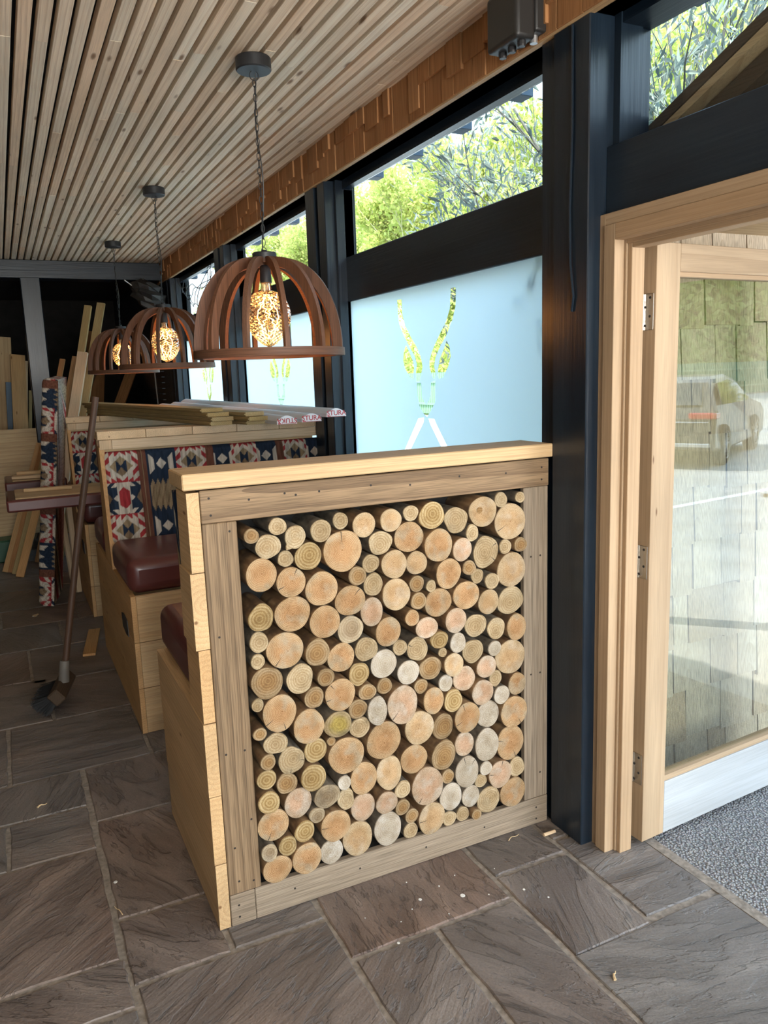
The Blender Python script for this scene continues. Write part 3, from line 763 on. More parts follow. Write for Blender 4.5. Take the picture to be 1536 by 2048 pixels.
# ---- bench A: its back shows the framed log store
bA = empty('booth_bench', (0, 0, 0), 'pine booth bench whose back is a framed log store, nearest the door post', 'bench')
P_ = M['pine']
mb = MB()
rn = random.Random(2)
edges_up = {0.6: .152, 0.8: .146, 1.0: .132, 1.196: .117}
zz = [0, .194, .390, .594, .793, .993, 1.196]
for i in range(6):
    a, b_ = zz[i] + .0012, zz[i + 1] - .0012
    xo = rn.uniform(-.003, .003)
    if i < 3: poly = [(0 + rn.uniform(-.002, .002), a), (.655, a), (.655, b_), (0.0, b_)]
    else:
        ya = .155 - (a - .6) * .062; yb = .155 - (b_ - .6) * .062; poly = [(rn.uniform(-.002, .002), a), (ya, a), (yb, b_), (0, b_)]
    mb.prism(poly, -.018 + xo, .015, plane='yz', axis=1, tone=[.3, .6, .5, .9, .4, .4][i], off=(rn.uniform(-5, 5), rn.uniform(-.03, .03), -a - .1 + rn.uniform(-.06, .06)))
mb.build('side_panel', P_, bA)
mb = MB()
for i in range(3): mb.box((.016, .635, .2 * i + .001), (1.07, .655, .2 * i + .199), axis=0, bev=.001)
mb.build('front_panel', P_, bA)
board('cap', (-.026, -.016, 1.203), (1.083, .150, 1.243), 0, P_, bA, tone=.2, bev=.003)
O_ = M['oak']
board('frame_board', (.017, -.001, 1.115), (1.077, .019, 1.198), 0, O_, bA, tone=.1)
board('frame_board', (.017, -.001, .094), (.105, .019, 1.114), 2, O_, bA, tone=.6)
board('frame_board', (.985, .0, .094), (1.075, .019, 1.114), 2, M['oak_grey'], bA, tone=.3)
board('frame_board', (.017, -.001, .001), (.086, .019, .0925), 0, M['oak_grey'], bA, tone=.1)
board('frame_board', (.087, -.001, .001), (1.075, .019, .0925), 0, M['oak_grey'], bA, tone=.5)
mb = MB(); mb.box((.016, .131, .02), (1.075, .15, 1.2)); mb.box((.016, .02, .02), (.104, .131, 1.2)); mb.box((.986, .02, .02), (1.075, .131, 1.2)); mb.box((.104, .02, .02), (.986, .131, .091)); mb.box((.104, .02, 1.117), (.986, .131, 1.2))
mb.build('backing', M['blackflat'], bA)
mb = MB()
for (x, z) in ((.039, 1.178), (.041, 1.135), (.14, 1.165), (.235, 1.172), (.265, 1.165), (.33, 1.168), (.48, 1.17), (.60, 1.16), (.76, 1.17), (.92, 1.165), (1.05, 1.172), (1.05, 1.135), (.04, .82), (.085, 1.09), (.035, .50), (.085, .50), (.04, .23), (.09, .30), (.045, .13), (.085, .12),
               (.04, .06), (.04, .025), (.20, .055), (.40, .05), (.62, .048), (.83, .05), (1.03, .06), (1.03, .02), (1.045, .9), (1.01, .9), (1.045, .52), (1.01, .52), (1.045, .18)):
    mb.lathe([(.0032, -.0016), (.0018, -.0012)], (x, 0, z), 8, axis=1)
mb.build('screw_holes', M['screw'], bA)
soft_box('seat_cushion', (-.004, .175, .602), (1.06, .655, .75), M['vinyl'], bA, .04)
cm = cushion_mesh(1.05, .44, .05, 130, 60)
cA = bpy.data.objects.new('back_cushion', cm); col.objects.link(cA); cA.parent = bA
cA.location = (1.05, .205, .735); cA.rotation_euler = (math.radians(-4.5), 0, PI); cA.rotation_euler = (math.radians(5), 0, PI)

# ---- log ends in the store
LABEL_SIZE = lambda r: 'tiny' if r < .020 else ('small' if r < .030 else ('medium' if r < .043 else 'large'))
WORD = {'o': 'orange pine', 't': 'tan pine', 'p': 'pale ringed', 'w': 'whitish', 'b': 'brown bark-rimmed', 'g': 'grey weathered', 'y': 'yellow ringed', 'v': 'olive-green stained', 'r': 'pinkish'}
ORD = ['topmost', 'second', 'third', 'fourth', 'fifth', 'sixth', 'seventh', 'eighth', 'ninth', 'tenth', 'eleventh', 'twelfth', 'thirteenth', 'fourteenth', 'fifteenth', 'sixteenth', 'seventeenth', 'eighteenth', 'nineteenth', 'twentieth', 'twenty-first']
LOGS = [(0.137, 1.073, 0.020, 0.020, -0.014, 'b'), (0.207, 1.090, 0.025, 0.022, -0.016, 'p'), (0.180, 1.040, 0.034, 0.032, -0.011, 'p'), (0.253, 1.057, 0.029, 0.031, -0.015, 'ps'), (0.324, 1.065, 0.029, 0.031, -0.017, 'p'), (0.383, 1.084, 0.022, 0.023, -0.011, 'p'), (0.456, 1.063, 0.035, 0.035, -0.001, 't'), (0.227, 1.000, 0.022, 0.022, -0.004, 'p'), (0.290, 0.998, 0.038, 0.038, -0.004, 'y'), (0.385, 1.002, 0.056, 0.058, -0.014, 'oc'), (0.500, 1.009, 0.035, 0.034, -0.008, 'p'), (0.157, 0.968, 0.042, 0.044, -0.013, 'o'), (0.235, 0.938, 0.041, 0.040, -0.015, 'oc'), (0.319, 0.908, 0.047, 0.046, -0.016, 'o'), (0.425, 0.927, 0.027, 0.027, -0.014, 'b'), (0.472, 0.953, 0.027, 0.025, -0.001, 'p'), (0.476, 0.893, 0.029, 0.034, -0.003, 'p'), (0.152, 0.852, 0.035, 0.037, -0.003, 'y'), (0.238, 0.849, 0.050, 0.049, -0.004, 'o'), (0.400, 0.862, 0.046, 0.042, -0.015, 'oc'), (0.325, 0.814, 0.043, 0.046, -0.012, 'o'), (0.467, 0.817, 0.034, 0.042, -0.007, 'r'), (0.401, 0.777, 0.039, 0.039, -0.005, 'g'), (0.142, 0.787, 0.026, 0.028, -0.003, 'p'), (0.212, 0.752, 0.052, 0.050, -0.002, 'oc'), (0.298, 0.734, 0.035, 0.038, -0.016, 'b'), (0.369, 0.703, 0.040, 0.042, -0.007, 'o'), (0.446, 0.712, 0.034, 0.035, -0.006, 'p'), (0.134, 0.738, 0.019, 0.021, -0.009, 'p'), (0.154, 0.677, 0.044, 0.043, -0.015, 'b'), (0.247, 0.667, 0.039, 0.042, -0.009, 'p'), (0.318, 0.659, 0.026, 0.025, -0.016, 'b'), (0.423, 0.642, 0.031, 0.034, -0.001, 'y'), (0.500, 0.657, 0.042, 0.042, -0.002, 'w'), (0.515, 0.751, 0.039, 0.044, -0.008, 'o'), (0.532, 1.069, 0.033, 0.033, -0.013, 't'), (0.600, 1.080, 0.023, 0.023, -0.002, 'p'), (0.664, 1.067, 0.041, 0.039, -0.008, 'y'), (0.592, 1.013, 0.047, 0.044, -0.002, 'o'), (0.746, 1.044, 0.039, 0.039, -0.003, 'p'), (0.834, 1.060, 0.046, 0.046, -0.009, 'ts'), (0.896, 1.089, 0.022, 0.023, -0.011, 'p'), (0.967, 1.089, 0.017, 0.017, -0.007, 'p'), (0.929, 1.020, 0.054, 0.055, -0.010, 'tc'), (0.680, 0.980, 0.046, 0.049, -0.015, 'o'), (0.794, 1.002, 0.022, 0.025, -0.013, 'p'), (0.846, 0.937, 0.045, 0.048, -0.003, 'pc'), (0.757, 0.958, 0.033, 0.035, -0.017, 'r'), (0.961, 0.947, 0.023, 0.023, -0.017, 'b'), (0.913, 0.945, 0.022, 0.022, -0.007, 'p'), (0.538, 0.944, 0.039, 0.041, -0.013, 't'), (0.611, 0.937, 0.033, 0.034, -0.008, 't'), (0.714, 0.891, 0.043, 0.045, -0.010, 'o'), (0.783, 0.899, 0.023, 0.022, -0.012, 'b'), (0.817, 0.867, 0.022, 0.023, -0.000, 'p'), (0.860, 0.848, 0.024, 0.025, -0.014, 'p'), (0.932, 0.872, 0.051, 0.054, -0.011, 't'), (0.541, 0.857, 0.043, 0.046, -0.014, 't'), (0.610, 0.876, 0.024, 0.024, -0.007, 'b'), (0.653, 0.864, 0.017, 0.018, -0.013, 'p'), (0.612, 0.826, 0.026, 0.026, -0.012, 'b'), (0.680, 0.809, 0.044, 0.043, -0.005, 'o'), (0.771, 0.818, 0.045, 0.042, -0.012, 'o'), (0.851, 0.784, 0.037, 0.039, -0.008, 't'), (0.934, 0.774, 0.046, 0.044, -0.002, 'p'), (0.588, 0.781, 0.022, 0.025, -0.016, 'o'), (0.634, 0.744, 0.036, 0.032, -0.017, 'r'), (0.733, 0.748, 0.036, 0.038, -0.014, 'r'), (0.807, 0.717, 0.038, 0.035, -0.004, 'p'), (0.878, 0.696, 0.033, 0.034, -0.007, 'p'), (0.948, 0.690, 0.036, 0.042, -0.014, 'o'), (0.677, 0.698, 0.029, 0.027, -0.012, 'y'), (0.738, 0.679, 0.027, 0.031, -0.015, 'w'), (0.792, 0.641, 0.037, 0.036, -0.010, 'p'), (0.865, 0.638, 0.024, 0.024, -0.017, 'w'), (0.930, 0.595, 0.053, 0.056, -0.005, 't'), (0.553, 0.695, 0.023, 0.023, -0.002, 'p'), (0.610, 0.680, 0.034, 0.036, -0.001, 'pc'), (0.691, 0.655, 0.014, 0.015, -0.005, 'p'), (0.651, 0.613, 0.036, 0.036, -0.001, 'b'), (0.721, 0.615, 0.033, 0.036, -0.018, 't'), (0.838, 0.584, 0.035, 0.035, -0.013, 'r'), (0.877, 0.536, 0.023, 0.026, -0.001, 'p'), (0.577, 0.616, 0.036, 0.036, -0.004, 'w'), (0.951, 0.505, 0.033, 0.037, -0.011, 'o'), (0.766, 0.557, 0.039, 0.038, -0.001, 'r'), (0.698, 0.559, 0.024, 0.026, -0.007, 'w'), (0.617, 0.565, 0.023, 0.022, -0.003, 'b'), (0.125, 0.621, 0.017, 0.019, -0.013, 'p'), (0.183, 0.586, 0.048, 0.053, -0.015, 'oc'), (0.284, 0.606, 0.029, 0.030, -0.010, 'b'), (0.358, 0.600, 0.045, 0.047, -0.016, 'oc'), (0.442, 0.588, 0.027, 0.023, -0.011, 'b'), (0.500, 0.590, 0.024, 0.025, -0.001, 'b'), (0.410, 0.545, 0.028, 0.030, -0.012, 'b'), (0.468, 0.528, 0.031, 0.044, -0.018, 'w'), (0.262, 0.530, 0.045, 0.049, -0.017, 'o'), (0.348, 0.515, 0.041, 0.038, -0.015, 'v'), (0.418, 0.485, 0.032, 0.029, -0.004, 'p'), (0.488, 0.431, 0.056, 0.056, -0.011, 'o'), (0.126, 0.539, 0.019, 0.018, -0.013, 'b'), (0.167, 0.504, 0.033, 0.030, -0.016, 'p'), (0.283, 0.449, 0.035, 0.035, -0.000, 'y'), (0.327, 0.468, 0.013, 0.013, -0.010, 'b'), (0.369, 0.417, 0.053, 0.054, -0.014, 'o'), (0.207, 0.446, 0.038, 0.039, -0.017, 'pc'), (0.142, 0.457, 0.022, 0.022, -0.017, 'b'), (0.136, 0.407, 0.027, 0.027, -0.015, 'y'), (0.194, 0.377, 0.030, 0.031, -0.006, 'b'), (0.268, 0.377, 0.037, 0.039, -0.015, 'y'), (0.358, 0.338, 0.020, 0.022, -0.017, 'w'), (0.421, 0.331, 0.042, 0.050, -0.009, 'o'), (0.139, 0.339, 0.031, 0.031, -0.014, 'y'), (0.225, 0.307, 0.041, 0.044, -0.000, 'r'), (0.305, 0.312, 0.039, 0.035, -0.016, 'g'), (0.364, 0.283, 0.026, 0.033, -0.008, 'p'), (0.417, 0.240, 0.038, 0.042, -0.004, 'r'), (0.274, 0.261, 0.024, 0.023, -0.011, 'g'), (0.151, 0.262, 0.045, 0.046, -0.000, 'oc'), (0.236, 0.222, 0.030, 0.032, -0.009, 'y'), (0.327, 0.214, 0.046, 0.047, -0.014, 'oc'), (0.490, 0.236, 0.035, 0.035, -0.011, 'r'), (0.130, 0.194, 0.023, 0.025, -0.017, 'g'), (0.185, 0.194, 0.026, 0.029, -0.010, 'y'), (0.237, 0.142, 0.043, 0.048, -0.014, 'o'), (0.315, 0.131, 0.036, 0.037, -0.002, 'w'), (0.397, 0.147, 0.046, 0.054, -0.003, 't'), (0.152, 0.134, 0.042, 0.040, -0.009, 'o'), (0.549, 0.528, 0.050, 0.057, -0.017, 'rc'), (0.653, 0.516, 0.035, 0.041, -0.013, 'o'), (0.719, 0.502, 0.032, 0.035, -0.014, 'y'), (0.767, 0.437, 0.043, 0.050, -0.014, 'oc'), (0.823, 0.505, 0.038, 0.041, -0.014, 'r'), (0.848, 0.425, 0.040, 0.044, -0.002, 'w'), (0.891, 0.483, 0.029, 0.029, -0.015, 'w'), (0.935, 0.418, 0.048, 0.052, -0.017, 'oc'), (0.931, 0.310, 0.052, 0.057, -0.001, 'oc'), (0.606, 0.440, 0.048, 0.053, -0.008, 't'), (0.689, 0.421, 0.036, 0.041, -0.000, 'b'), (0.838, 0.330, 0.044, 0.052, -0.011, 'w'), (0.762, 0.348, 0.034, 0.039, -0.002, 'r'), (0.687, 0.332, 0.042, 0.048, -0.006, 'b'), (0.504, 0.323, 0.041, 0.053, -0.004, 't'), (0.586, 0.345, 0.044, 0.046, -0.005, 'o'), (0.766, 0.258, 0.042, 0.051, -0.009, 'wc'), (0.830, 0.256, 0.022, 0.023, -0.016, 'w'), (0.884, 0.221, 0.041, 0.046, -0.014, 'rc'), (0.954, 0.222, 0.030, 0.034, -0.002, 'p'), (0.702, 0.257, 0.022, 0.023, -0.002, 'b'), (0.820, 0.211, 0.023, 0.023, -0.001, 'p'), (0.626, 0.251, 0.054, 0.059, -0.012, 'rc'), (0.546, 0.260, 0.026, 0.027, -0.006, 'p'), (0.710, 0.189, 0.039, 0.045, -0.004, 'w'), (0.779, 0.172, 0.032, 0.036, -0.006, 'w'), (0.846, 0.140, 0.041, 0.046, -0.003, 'p'), (0.935, 0.143, 0.048, 0.049, -0.008, 'o'), (0.543, 0.204, 0.024, 0.025, -0.006, 'b'), (0.573, 0.167, 0.022, 0.023, -0.006, 'b'), (0.637, 0.144, 0.045, 0.051, -0.013, 'tc'), (0.704, 0.117, 0.024, 0.024, -0.001, 'p'), (0.752, 0.118, 0.023, 0.025, -0.001, 'p'), (0.793, 0.112, 0.018, 0.018, -0.017, 'b'), (0.570, 0.118, 0.025, 0.025, -0.001, 'p'), (0.495, 0.147, 0.044, 0.054, -0.001, 'ws')]
NCOL = 10
colsx = [[] for _ in range(NCOL)]
for i, l in enumerate(LOGS):
    colsx[min(NCOL - 1, int((l[0] - .105) / (.88 / NCOL)))].append(i)
NAMES = ['leftmost strip of stack', 'second strip from left of stack', 'third strip from left of stack', 'fourth strip from left of stack', 'fifth strip from left of stack', 'fifth strip from right of stack', 'fourth strip from right of stack', 'third strip from right of stack', 'second strip from right of stack', 'rightmost strip of stack']
place = {}
for c_, lst in enumerate(colsx):
    lst.sort(key=lambda i: -LOGS[i][1])
    for r_, i in enumerate(lst): place[i] = (r_, c_, len(lst))
rn = random.Random(9)
for i, (x, z, rx, rz, yf, k) in enumerate(LOGS):
    seg = 36; mb = MB(); ph = [rn.uniform(0, 6.28) for _ in range(4)]
    amp = rn.uniform(.012, .03) if k[0] in 'otrw' else rn.uniform(.025, .06)
    def rad_(a): return 1 + amp * math.sin(2 * a + ph[0]) * .6 + amp * .7 * math.sin(3 * a + ph[1]) + amp * .4 * math.sin(5 * a + ph[2])
    px_, pz_ = rn.uniform(-.15, .15) * rx, rn.uniform(-.15, .15) * rz
    vs = []; g = []; rr = []; offx = rn.uniform(-20, 20)
    knob = 's' in k and k[0] == 'p'
    rings = [(1.0, .130 - yf, 0), (1.0, .004, 0), (.985, .0012, 0), (.94, 0, 1), (.55, 0, 1), (.0, 0, 1)]
    tilt = rn.uniform(-.05, .05); tilt2 = rn.uniform(-.05, .05)
    taper = rn.uniform(.96, 1.0)
    for (s_, dy, cap_) in rings:
        for q in range(seg):
            a = 2 * PI * q / seg; r0 = rad_(a)
            if knob and abs((a - 4.0 + PI) % (2 * PI) - PI) < .30: r0 += .38 * (1 - abs((a - 4.0 + PI) % (2 * PI) - PI) / .30) ** .7
            if s_ == 0: lx, lz = px_, pz_
            else: lx, lz = r0 * rx * s_ * (1 - .0), r0 * rz * s_; lx, lz = lx * math.cos(a), lz * math.sin(a)
            if s_ == .55: lx, lz = lx + px_ * .5, lz + pz_ * .5
            if dy > .05: lx *= taper; lz *= taper
            yy = dy + (tilt * lx + tilt2 * lz if dy < .05 else 0)
            vs.append((lx, yy, lz)); g.append((yy * (1 if dy > .002 else 0) + offx, lx - px_, lz - pz_)); rr.append(min(1, s_))
    nR = len(rings); fs = []; mi = []
    for r_ in range(nR - 1):
        for q in range(seg):
            fs.append((r_ * seg + q, r_ * seg + (q + 1) % seg, (r_ + 1) * seg + (q + 1) % seg, (r_ + 1) * seg + q)); mi.append(1 if r_ == 0 else 0)
    fs.append(tuple(range(seg))[::-1]); mi.append(1)
    # merge the centre ring to one vertex
    base = (nR - 1) * seg
    fs = [tuple(min(v_, base) if v_ >= base else v_ for v_ in f) for f in fs]; fs = [tuple(dict.fromkeys(f)) for f in fs]
    vs, g, rr = vs[:base + 1], g[:base + 1], rr[:base + 1]
    mb.add(vs, fs, g, rn.random(), mi, rr)
    if 'c' in k:       # radial drying crack
        for n_ in range(rn.choice((1, 1, 2))):
            a = rn.uniform(0, 6.28); ca, sa = math.cos(a), math.sin(a); r1, r0 = .97, rn.uniform(.25, .55); w_ = .0011
            e = lambda s_, t_: (ca * rx * s_ * .97 - sa * t_, -.0004 + tilt * ca * rx * s_ + tilt2 * sa * rz * s_, sa * rz * s_ * .97 + ca * t_)
            mb.add([e(r1, w_), e(r1, -w_), e(lerp(r1, r0, .5), -w_ * .6 + .0006), e(r0, 0), e(lerp(r1, r0, .5), w_ * .6 + .0006)], [(0, 1, 2, 3, 4)], None, .5, 2)
    if k == 'ts': mb.lathe([(.010, -.0006), (.0085, -.0009)], (-.012, 0, .006), 12, axis=1, mat=3)
    side = M['bark'] if k[0] in 'otryb' else M['bark_grey']
    o = mb.build('log', [M['e_' + k[0]], side, M['screw'], M['e_b']], smooth=True)
    o.location = (x, yf, z)
    r_, c_, n_ = place[i]
    pos = 'topmost' if r_ == 0 else ('lowest' if r_ == n_ - 1 else (ORD[r_] + ' down'))
    extra = {'c': ' cracked', 's': ' knobbly'}.get(k[1:], '')
    if k == 'ts': extra = ' brown-stained'
    if k == 'ws': extra = ' red-scribbled'
    tag(o, '%s%s %s log end, %s in the %s' % (LABEL_SIZE((rx + rz) / 2), extra, WORD[k[0]], pos, NAMES[c_]), 'log', 'log ends stacked in the bench back')

# ---- bench B and its repeats: a back-to-back pair of seats
def make_double(label):
    t_ = empty('booth_bench', (0, 0, 0), label, 'bench', 'back to back booth benches')
    mb = MB()
    for i in range(3):
        mb.prism([(1.34, .2 * i + .001), (2.61, .2 * i + .001), (2.61, .2 * i + .199), (1.34, .2 * i + .199)], -.002, .018, plane='yz', axis=1, tone=[.5, .3, .6][i])
    mb.prism([(1.875, .602), (2.16, .602), (2.08, 1.17), (1.968, 1.17)], .0, .02, plane='yz', axis=2, tone=.6)
    mb.prism([(1.875, .602), (1.90, .602), (1.985, 1.17), (1.962, 1.17)], -.004, .0, plane='yz', axis=2, tone=.9)
    mb.build('side_panel', M['pine_warm'], t_)
    mb = MB()
    for i in range(3): mb.box((.019, 1.34, .2 * i + .0015), (1.07, 1.36, .2 * i + .1985), axis=0, tone=[.3, .1, .5][i], bev=.001)
    mb.lathe([(.007, -.001), (.005, -.0015)], (.135, 1.34, .50), 10, axis=1, mat=1, tone=.1)
    mb.build('front_panel', [P_, M['screw']], t_)
    mb = MB(); mb.box((.02, 1.86, .60), (.075, 1.885, .70), axis=2, bev=.001); mb.box((.076, 1.86, .60), (1.075, 1.885, .70), axis=0, bev=.001); mb.box((.02, 2.0, .60), (1.075, 2.02, 1.16), axis=0)
    mb.build('back_panel', P_, t_)
    mb = MB(); mb.box((.0, 1.965, 1.158), (.055, 1.985, 1.203), axis=2, bev=.001); mb.box((.056, 1.965, 1.158), (1.185, 1.985, 1.203), axis=0, tone=.1, bev=.001)
    mb.box((.0, 2.07, 1.158), (1.07, 2.09, 1.203), axis=0, bev=.001)
    mb.build('top_rail', M['pine_white'], t_)
    x = -.008; rn2 = random.Random(8)
    for k in range(6):
        w_ = .222; xe = min(x + w_, 1.075 if k < 5 else 1.185)
        if k == 5: xe = 1.185
        board('cap_board', (x, 1.955, 1.205), (xe - .002, 2.105, 1.245 + rn2.uniform(-.001, .001)), 1, M['pine_white'], t_, tone=rn2.random(), bev=.002)
        x = xe
        if x >= 1.18: break
    soft_box('seat_cushion', (-.004, 1.345, .602), (1.06, 1.86, .75), M['vinyl'], t_, .045)
    soft_box('seat_cushion', (-.004, 2.17, .602), (1.06, 2.61, .75), M['vinyl'], t_, .045)
    c1 = bpy.data.objects.new('back_cushion', CM); col.objects.link(c1); c1.parent = t_; c1.location = (.008, 1.925, .705); c1.rotation_euler = (math.radians(-10), 0, 0)
    pm = MB(); pm.prism([(1.497, .384), (1.56, .375), (1.672, .385), (1.68, .447), (1.61, .462), (1.505, .455)], -.005, -.0025, plane='yz'); pm.build('vent_plate', M['plastic'], t_)
    return t_
CM = cushion_mesh(1.155, .445, .048, 330, 128)
bB = make_double('middle booth bench with patterned back cushion, maroon seat and loose timber on its top')
bC = copy_tree(bB); bC.location.y = 1.887
tag(bC, 'farthest booth bench in the shadow behind the long broom handle', 'bench', 'back to back booth benches')

# ================================================================== PENDANT LAMPS
def make_pendant():
    t_ = empty('pendant_lamp', (0, 0, 0)); D = M['steel_black']
    mb = MB(); mb.lathe([(.058, 0), (.0605, -.003), (.0605, -.038), (.057, -.042), (.0, -.042)][::-1], (0, 0, CZ), 32); mb.build('ceiling_rose', D, t_, smooth=True)
    mb = MB()
    def ring(c, R, r, axis, seg=18, squash=1.0):
        pts = []
        for k in range(seg + 1):
            a = 2 * PI * k / seg
            u, v = R * math.cos(a), R * math.sin(a) * squash
            pts.append((c[0] + (u if axis == 0 else 0), c[1] + (u if axis == 1 else 0), c[2] + v))
        mb.tube(pts, r, 5, caps=False)
    ring((0, 0, CZ - .055), .016, .0016, 0)
    z = CZ - .078; k = 0
    while z > 1.915:
        ring((0, 0, z), .0062, .0014, k % 2, 12, 2.3); z -= .0238; k += 1
    ring((0, 0, 1.912), .009, .0015, 0)
    mb.build('chain', D, t_, smooth=True)
    cb = MB(); pts = []
    for k in range(40):
        s_ = k / 39; z = lerp(CZ - .045, 1.905, s_); a = s_ * 9
        pts.append((.006 * math.cos(a) + .004 * math.sin(s_ * 3.14), .006 * math.sin(a) + .010 * math.sin(s_ * 9.5) * math.sin(s_ * 3.14), z))
    cb.tube(pts, .0021, 6); cb.build('cable', D, t_, smooth=True)
    W_ = M['teak']; sh = MB()
    sh.lathe([(.240, 1.538), (.271, 1.538), (.2725, 1.541), (.2715, 1.566), (.241, 1.566), (.240, 1.538)], (0, 0, 0), 64, caps=False)
    g = []
    for (x, y, z) in sh.v:
        a = math.atan2(y, x); g.append((a * .27, math.hypot(x, y) - .26, z - 1.55))
    sh.gc = g; sh.build('shade_ring', W_, t_, smooth=True)
    tp = MB(); tp.lathe([(.045, 1.866), (.045, 1.880), (0, 1.880)], (0, 0, 0), 24); tp.build('shade_hub', W_, t_, smooth=False)
    cap = MB(); cap.lathe([(.043, 1.8802), (.043, 1.900), (.040, 1.903), (.012, 1.904), (.010, 1.912), (0, 1.912)], (0, 0, 0), 28); cap.build('top_cap', D, t_, smooth=True)
    n = 12; rn2 = random.Random(3)
    for k in range(n):
        a = 2 * PI * (k + .83) / n; rb = MB(); vs = []; g = []; S = 16
        th = .0078
        for s_ in range(S + 1):
            f = s_ / S * PI / 2
            ro, zo = .040 + .2355 * math.sin(PI / 2 - f) ** .92 if f < PI / 2 else .04, 1.566 + .318 * math.sin(f)
            ro = .034 + .2360 * max(0, math.cos(f)) ** .84
            ri = max(.026, ro - .032); zi = zo - .026 * math.sin(f) ** 1.5
            if s_ == 0: zi = zo
            for (r_, z_, t__) in ((ro, zo, -th), (ro, zo, th), (ri, zi, th), (ri, zi, -th)):
                vs.append((r_ * math.cos(a) - t__ * math.sin(a), r_ * math.sin(a) + t__ * math.cos(a), z_)); g.append((s_ * .03 + k * 2, r_ - .1, t__ + k * .1))
        fs = [(s_ * 4 + q, s_ * 4 + (q + 1) % 4, (s_ + 1) * 4 + (q + 1) % 4, (s_ + 1) * 4 + q) for s_ in range(S) for q in range(4)] + [(0, 3, 2, 1), (S * 4, S * 4 + 1, S * 4 + 2, S * 4 + 3)]
        rb.add(vs, fs, g, rn2.random()); rb.build('shade_rib', W_, t_, smooth=True)
    so = MB(); so.lathe([(.0, 1.866), (.014, 1.866), (.019, 1.852), (.021, 1.80), (.0185, 1.797), (.0, 1.797)][::-1], (0, 0, 0), 20); so.build('socket', D, t_, smooth=True)
    bu = MB(); vs = []; NA, NB = 36, 30
    for j in range(NB + 1):
        v_ = j / NB
        if v_ < .12: r_ = .018 + .004 * v_ / .12; z_ = 1.797 - .03 * v_ / .12
        else:
            q = (v_ - .12) / .88; z_ = 1.767 - .192 * q; r_ = .084 * max(0.0, math.sin(PI * (.07 + .93 * q) ** .88)) ** .60
            if q > .985: r_ = .004
            r_ = max(r_, .022 if q < .04 else .003)
        for i in range(NA):
            a = 2 * PI * i / NA
            d_ = 1 - .05 * ((i + j) % 2 if v_ > .16 and v_ < .96 else 0)
            vs.append((r_ * d_ * math.cos(a), r_ * d_ * math.sin(a), z_))
    fs = []
    for j in range(NB):
        for i in range(NA):
            a_, b__, c_, d_ = j * NA + i, j * NA + (i + 1) % NA, (j + 1) * NA + (i + 1) % NA, (j + 1) * NA + i
            fs += [(a_, b__, c_), (a_, c_, d_)] if (i + j) % 2 else [(a_, b__, d_), (b__, c_, d_)]
    bu.add(vs, fs); bo = bu.build('bulb', M['bulb'], t_)
    fi = MB()
    fi.tube([(0, 0, 1.797), (0, 0, 1.62)], .003, 6)
    for q in range(4):
        a0 = q * PI / 2; pts = []
        for k in range(17):
            s_ = k / 16; rr_ = .012 + .026 * math.sin(s_ * PI); a = a0 + s_ * 2.6 + (.35 if k % 2 else 0)
            pts.append((rr_ * math.cos(a), rr_ * math.sin(a), lerp(1.75, 1.605, s_)))
        fi.tube(pts, .0015, 5, mat=1)
    fi.build('filament', [M['brass'], M['filament']], bo)
    return t_
def bulb_light(root):
    ld = bpy.data.lights.new('bulb_light', 'POINT'); ld.energy = 2.6; ld.color = (1, .50, .18); ld.shadow_soft_size = .03
    lo = bpy.data.objects.new('bulb_light', ld); col.objects.link(lo); lo.parent = root; lo.location = (0, 0, 1.67)
pd = make_pendant(); bulb_light(pd)
pd.location = (.503, .876, 0)
tag(pd, 'nearest and largest looking wooden ribbed dome pendant lamp on a black chain', 'lamp', 'dome pendant lamps over the booths')
for (x, y, rz, lb_) in ((.510, 2.829, .25, 'middle of the three ribbed wooden dome pendant lamps, partly behind the nearest one'), (.520, 4.669, .1, 'farthest ribbed wooden dome pendant lamp, at the left of the row')):
    c_ = copy_tree(pd); c_.location = (x, y, 0); c_.rotation_euler.z = rz; tag(c_, lb_, 'lamp', 'dome pendant lamps over the booths')

# ================================================================== LOOSE THINGS
def plank(p, q, w_, th, mat, label, roll=0, name='timber_board', group=None, cat='board', tone=None, tongue=False, bev=.001):
    L = (Vector(q) - Vector(p)).length; M4 = rot_between(p, q, roll); mb = MB()
    mb.box((0, -w_ / 2, -th / 2), (L, w_ / 2, th / 2), axis=0, tone=tone, M4=M4, bev=bev)
    if tongue: mb.box((0, w_ / 2, -th * .15), (L, w_ / 2 + .006, th * .15), axis=0, tone=tone, M4=M4)
    o = mb.build(name, mat); 
    tag(o, label, cat, group); return o
T_ = M['tg']; gB = 'tongue and groove boards across the bench tops'
z0 = 1.2465
def gpl(a, b_, k, w_, lab):
    z_ = z0 + .0105 + .0205 * k; plank((a[0], a[1], z_), (b_[0], b_[1], z_), w_, .0195, T_, lab, name='cladding_board', group=gB, tongue=True)
gpl((.555, 1.85), (.235, 4.35), 0, .11, 'lowest greenish cladding board of the left pile on the middle bench top')
gpl((.560, 1.84), (.235, 4.33), 1, .11, 'second greenish cladding board from the bottom of the left pile')
gpl((.550, 1.88), (.225, 4.38), 2, .11, 'third greenish cladding board up in the left pile on the bench top')
gpl((.535, 1.94), (.215, 4.42), 3, .11, 'uppermost weathered cladding board of the left pile, nearest the broom handle')
gpl((.700, 1.76), (.395, 4.30), 0, .095, 'lowest cladding board of the right pile, beside the white wrapped boards')
gpl((.695, 1.70), (.39, 4.32), 1, .095, 'middle cladding board of the right pile with a notched end')
gpl((.690, 1.74), (.385, 4.25), 2, .095, 'uppermost cladding board of the right pile, end sticking out furthest')

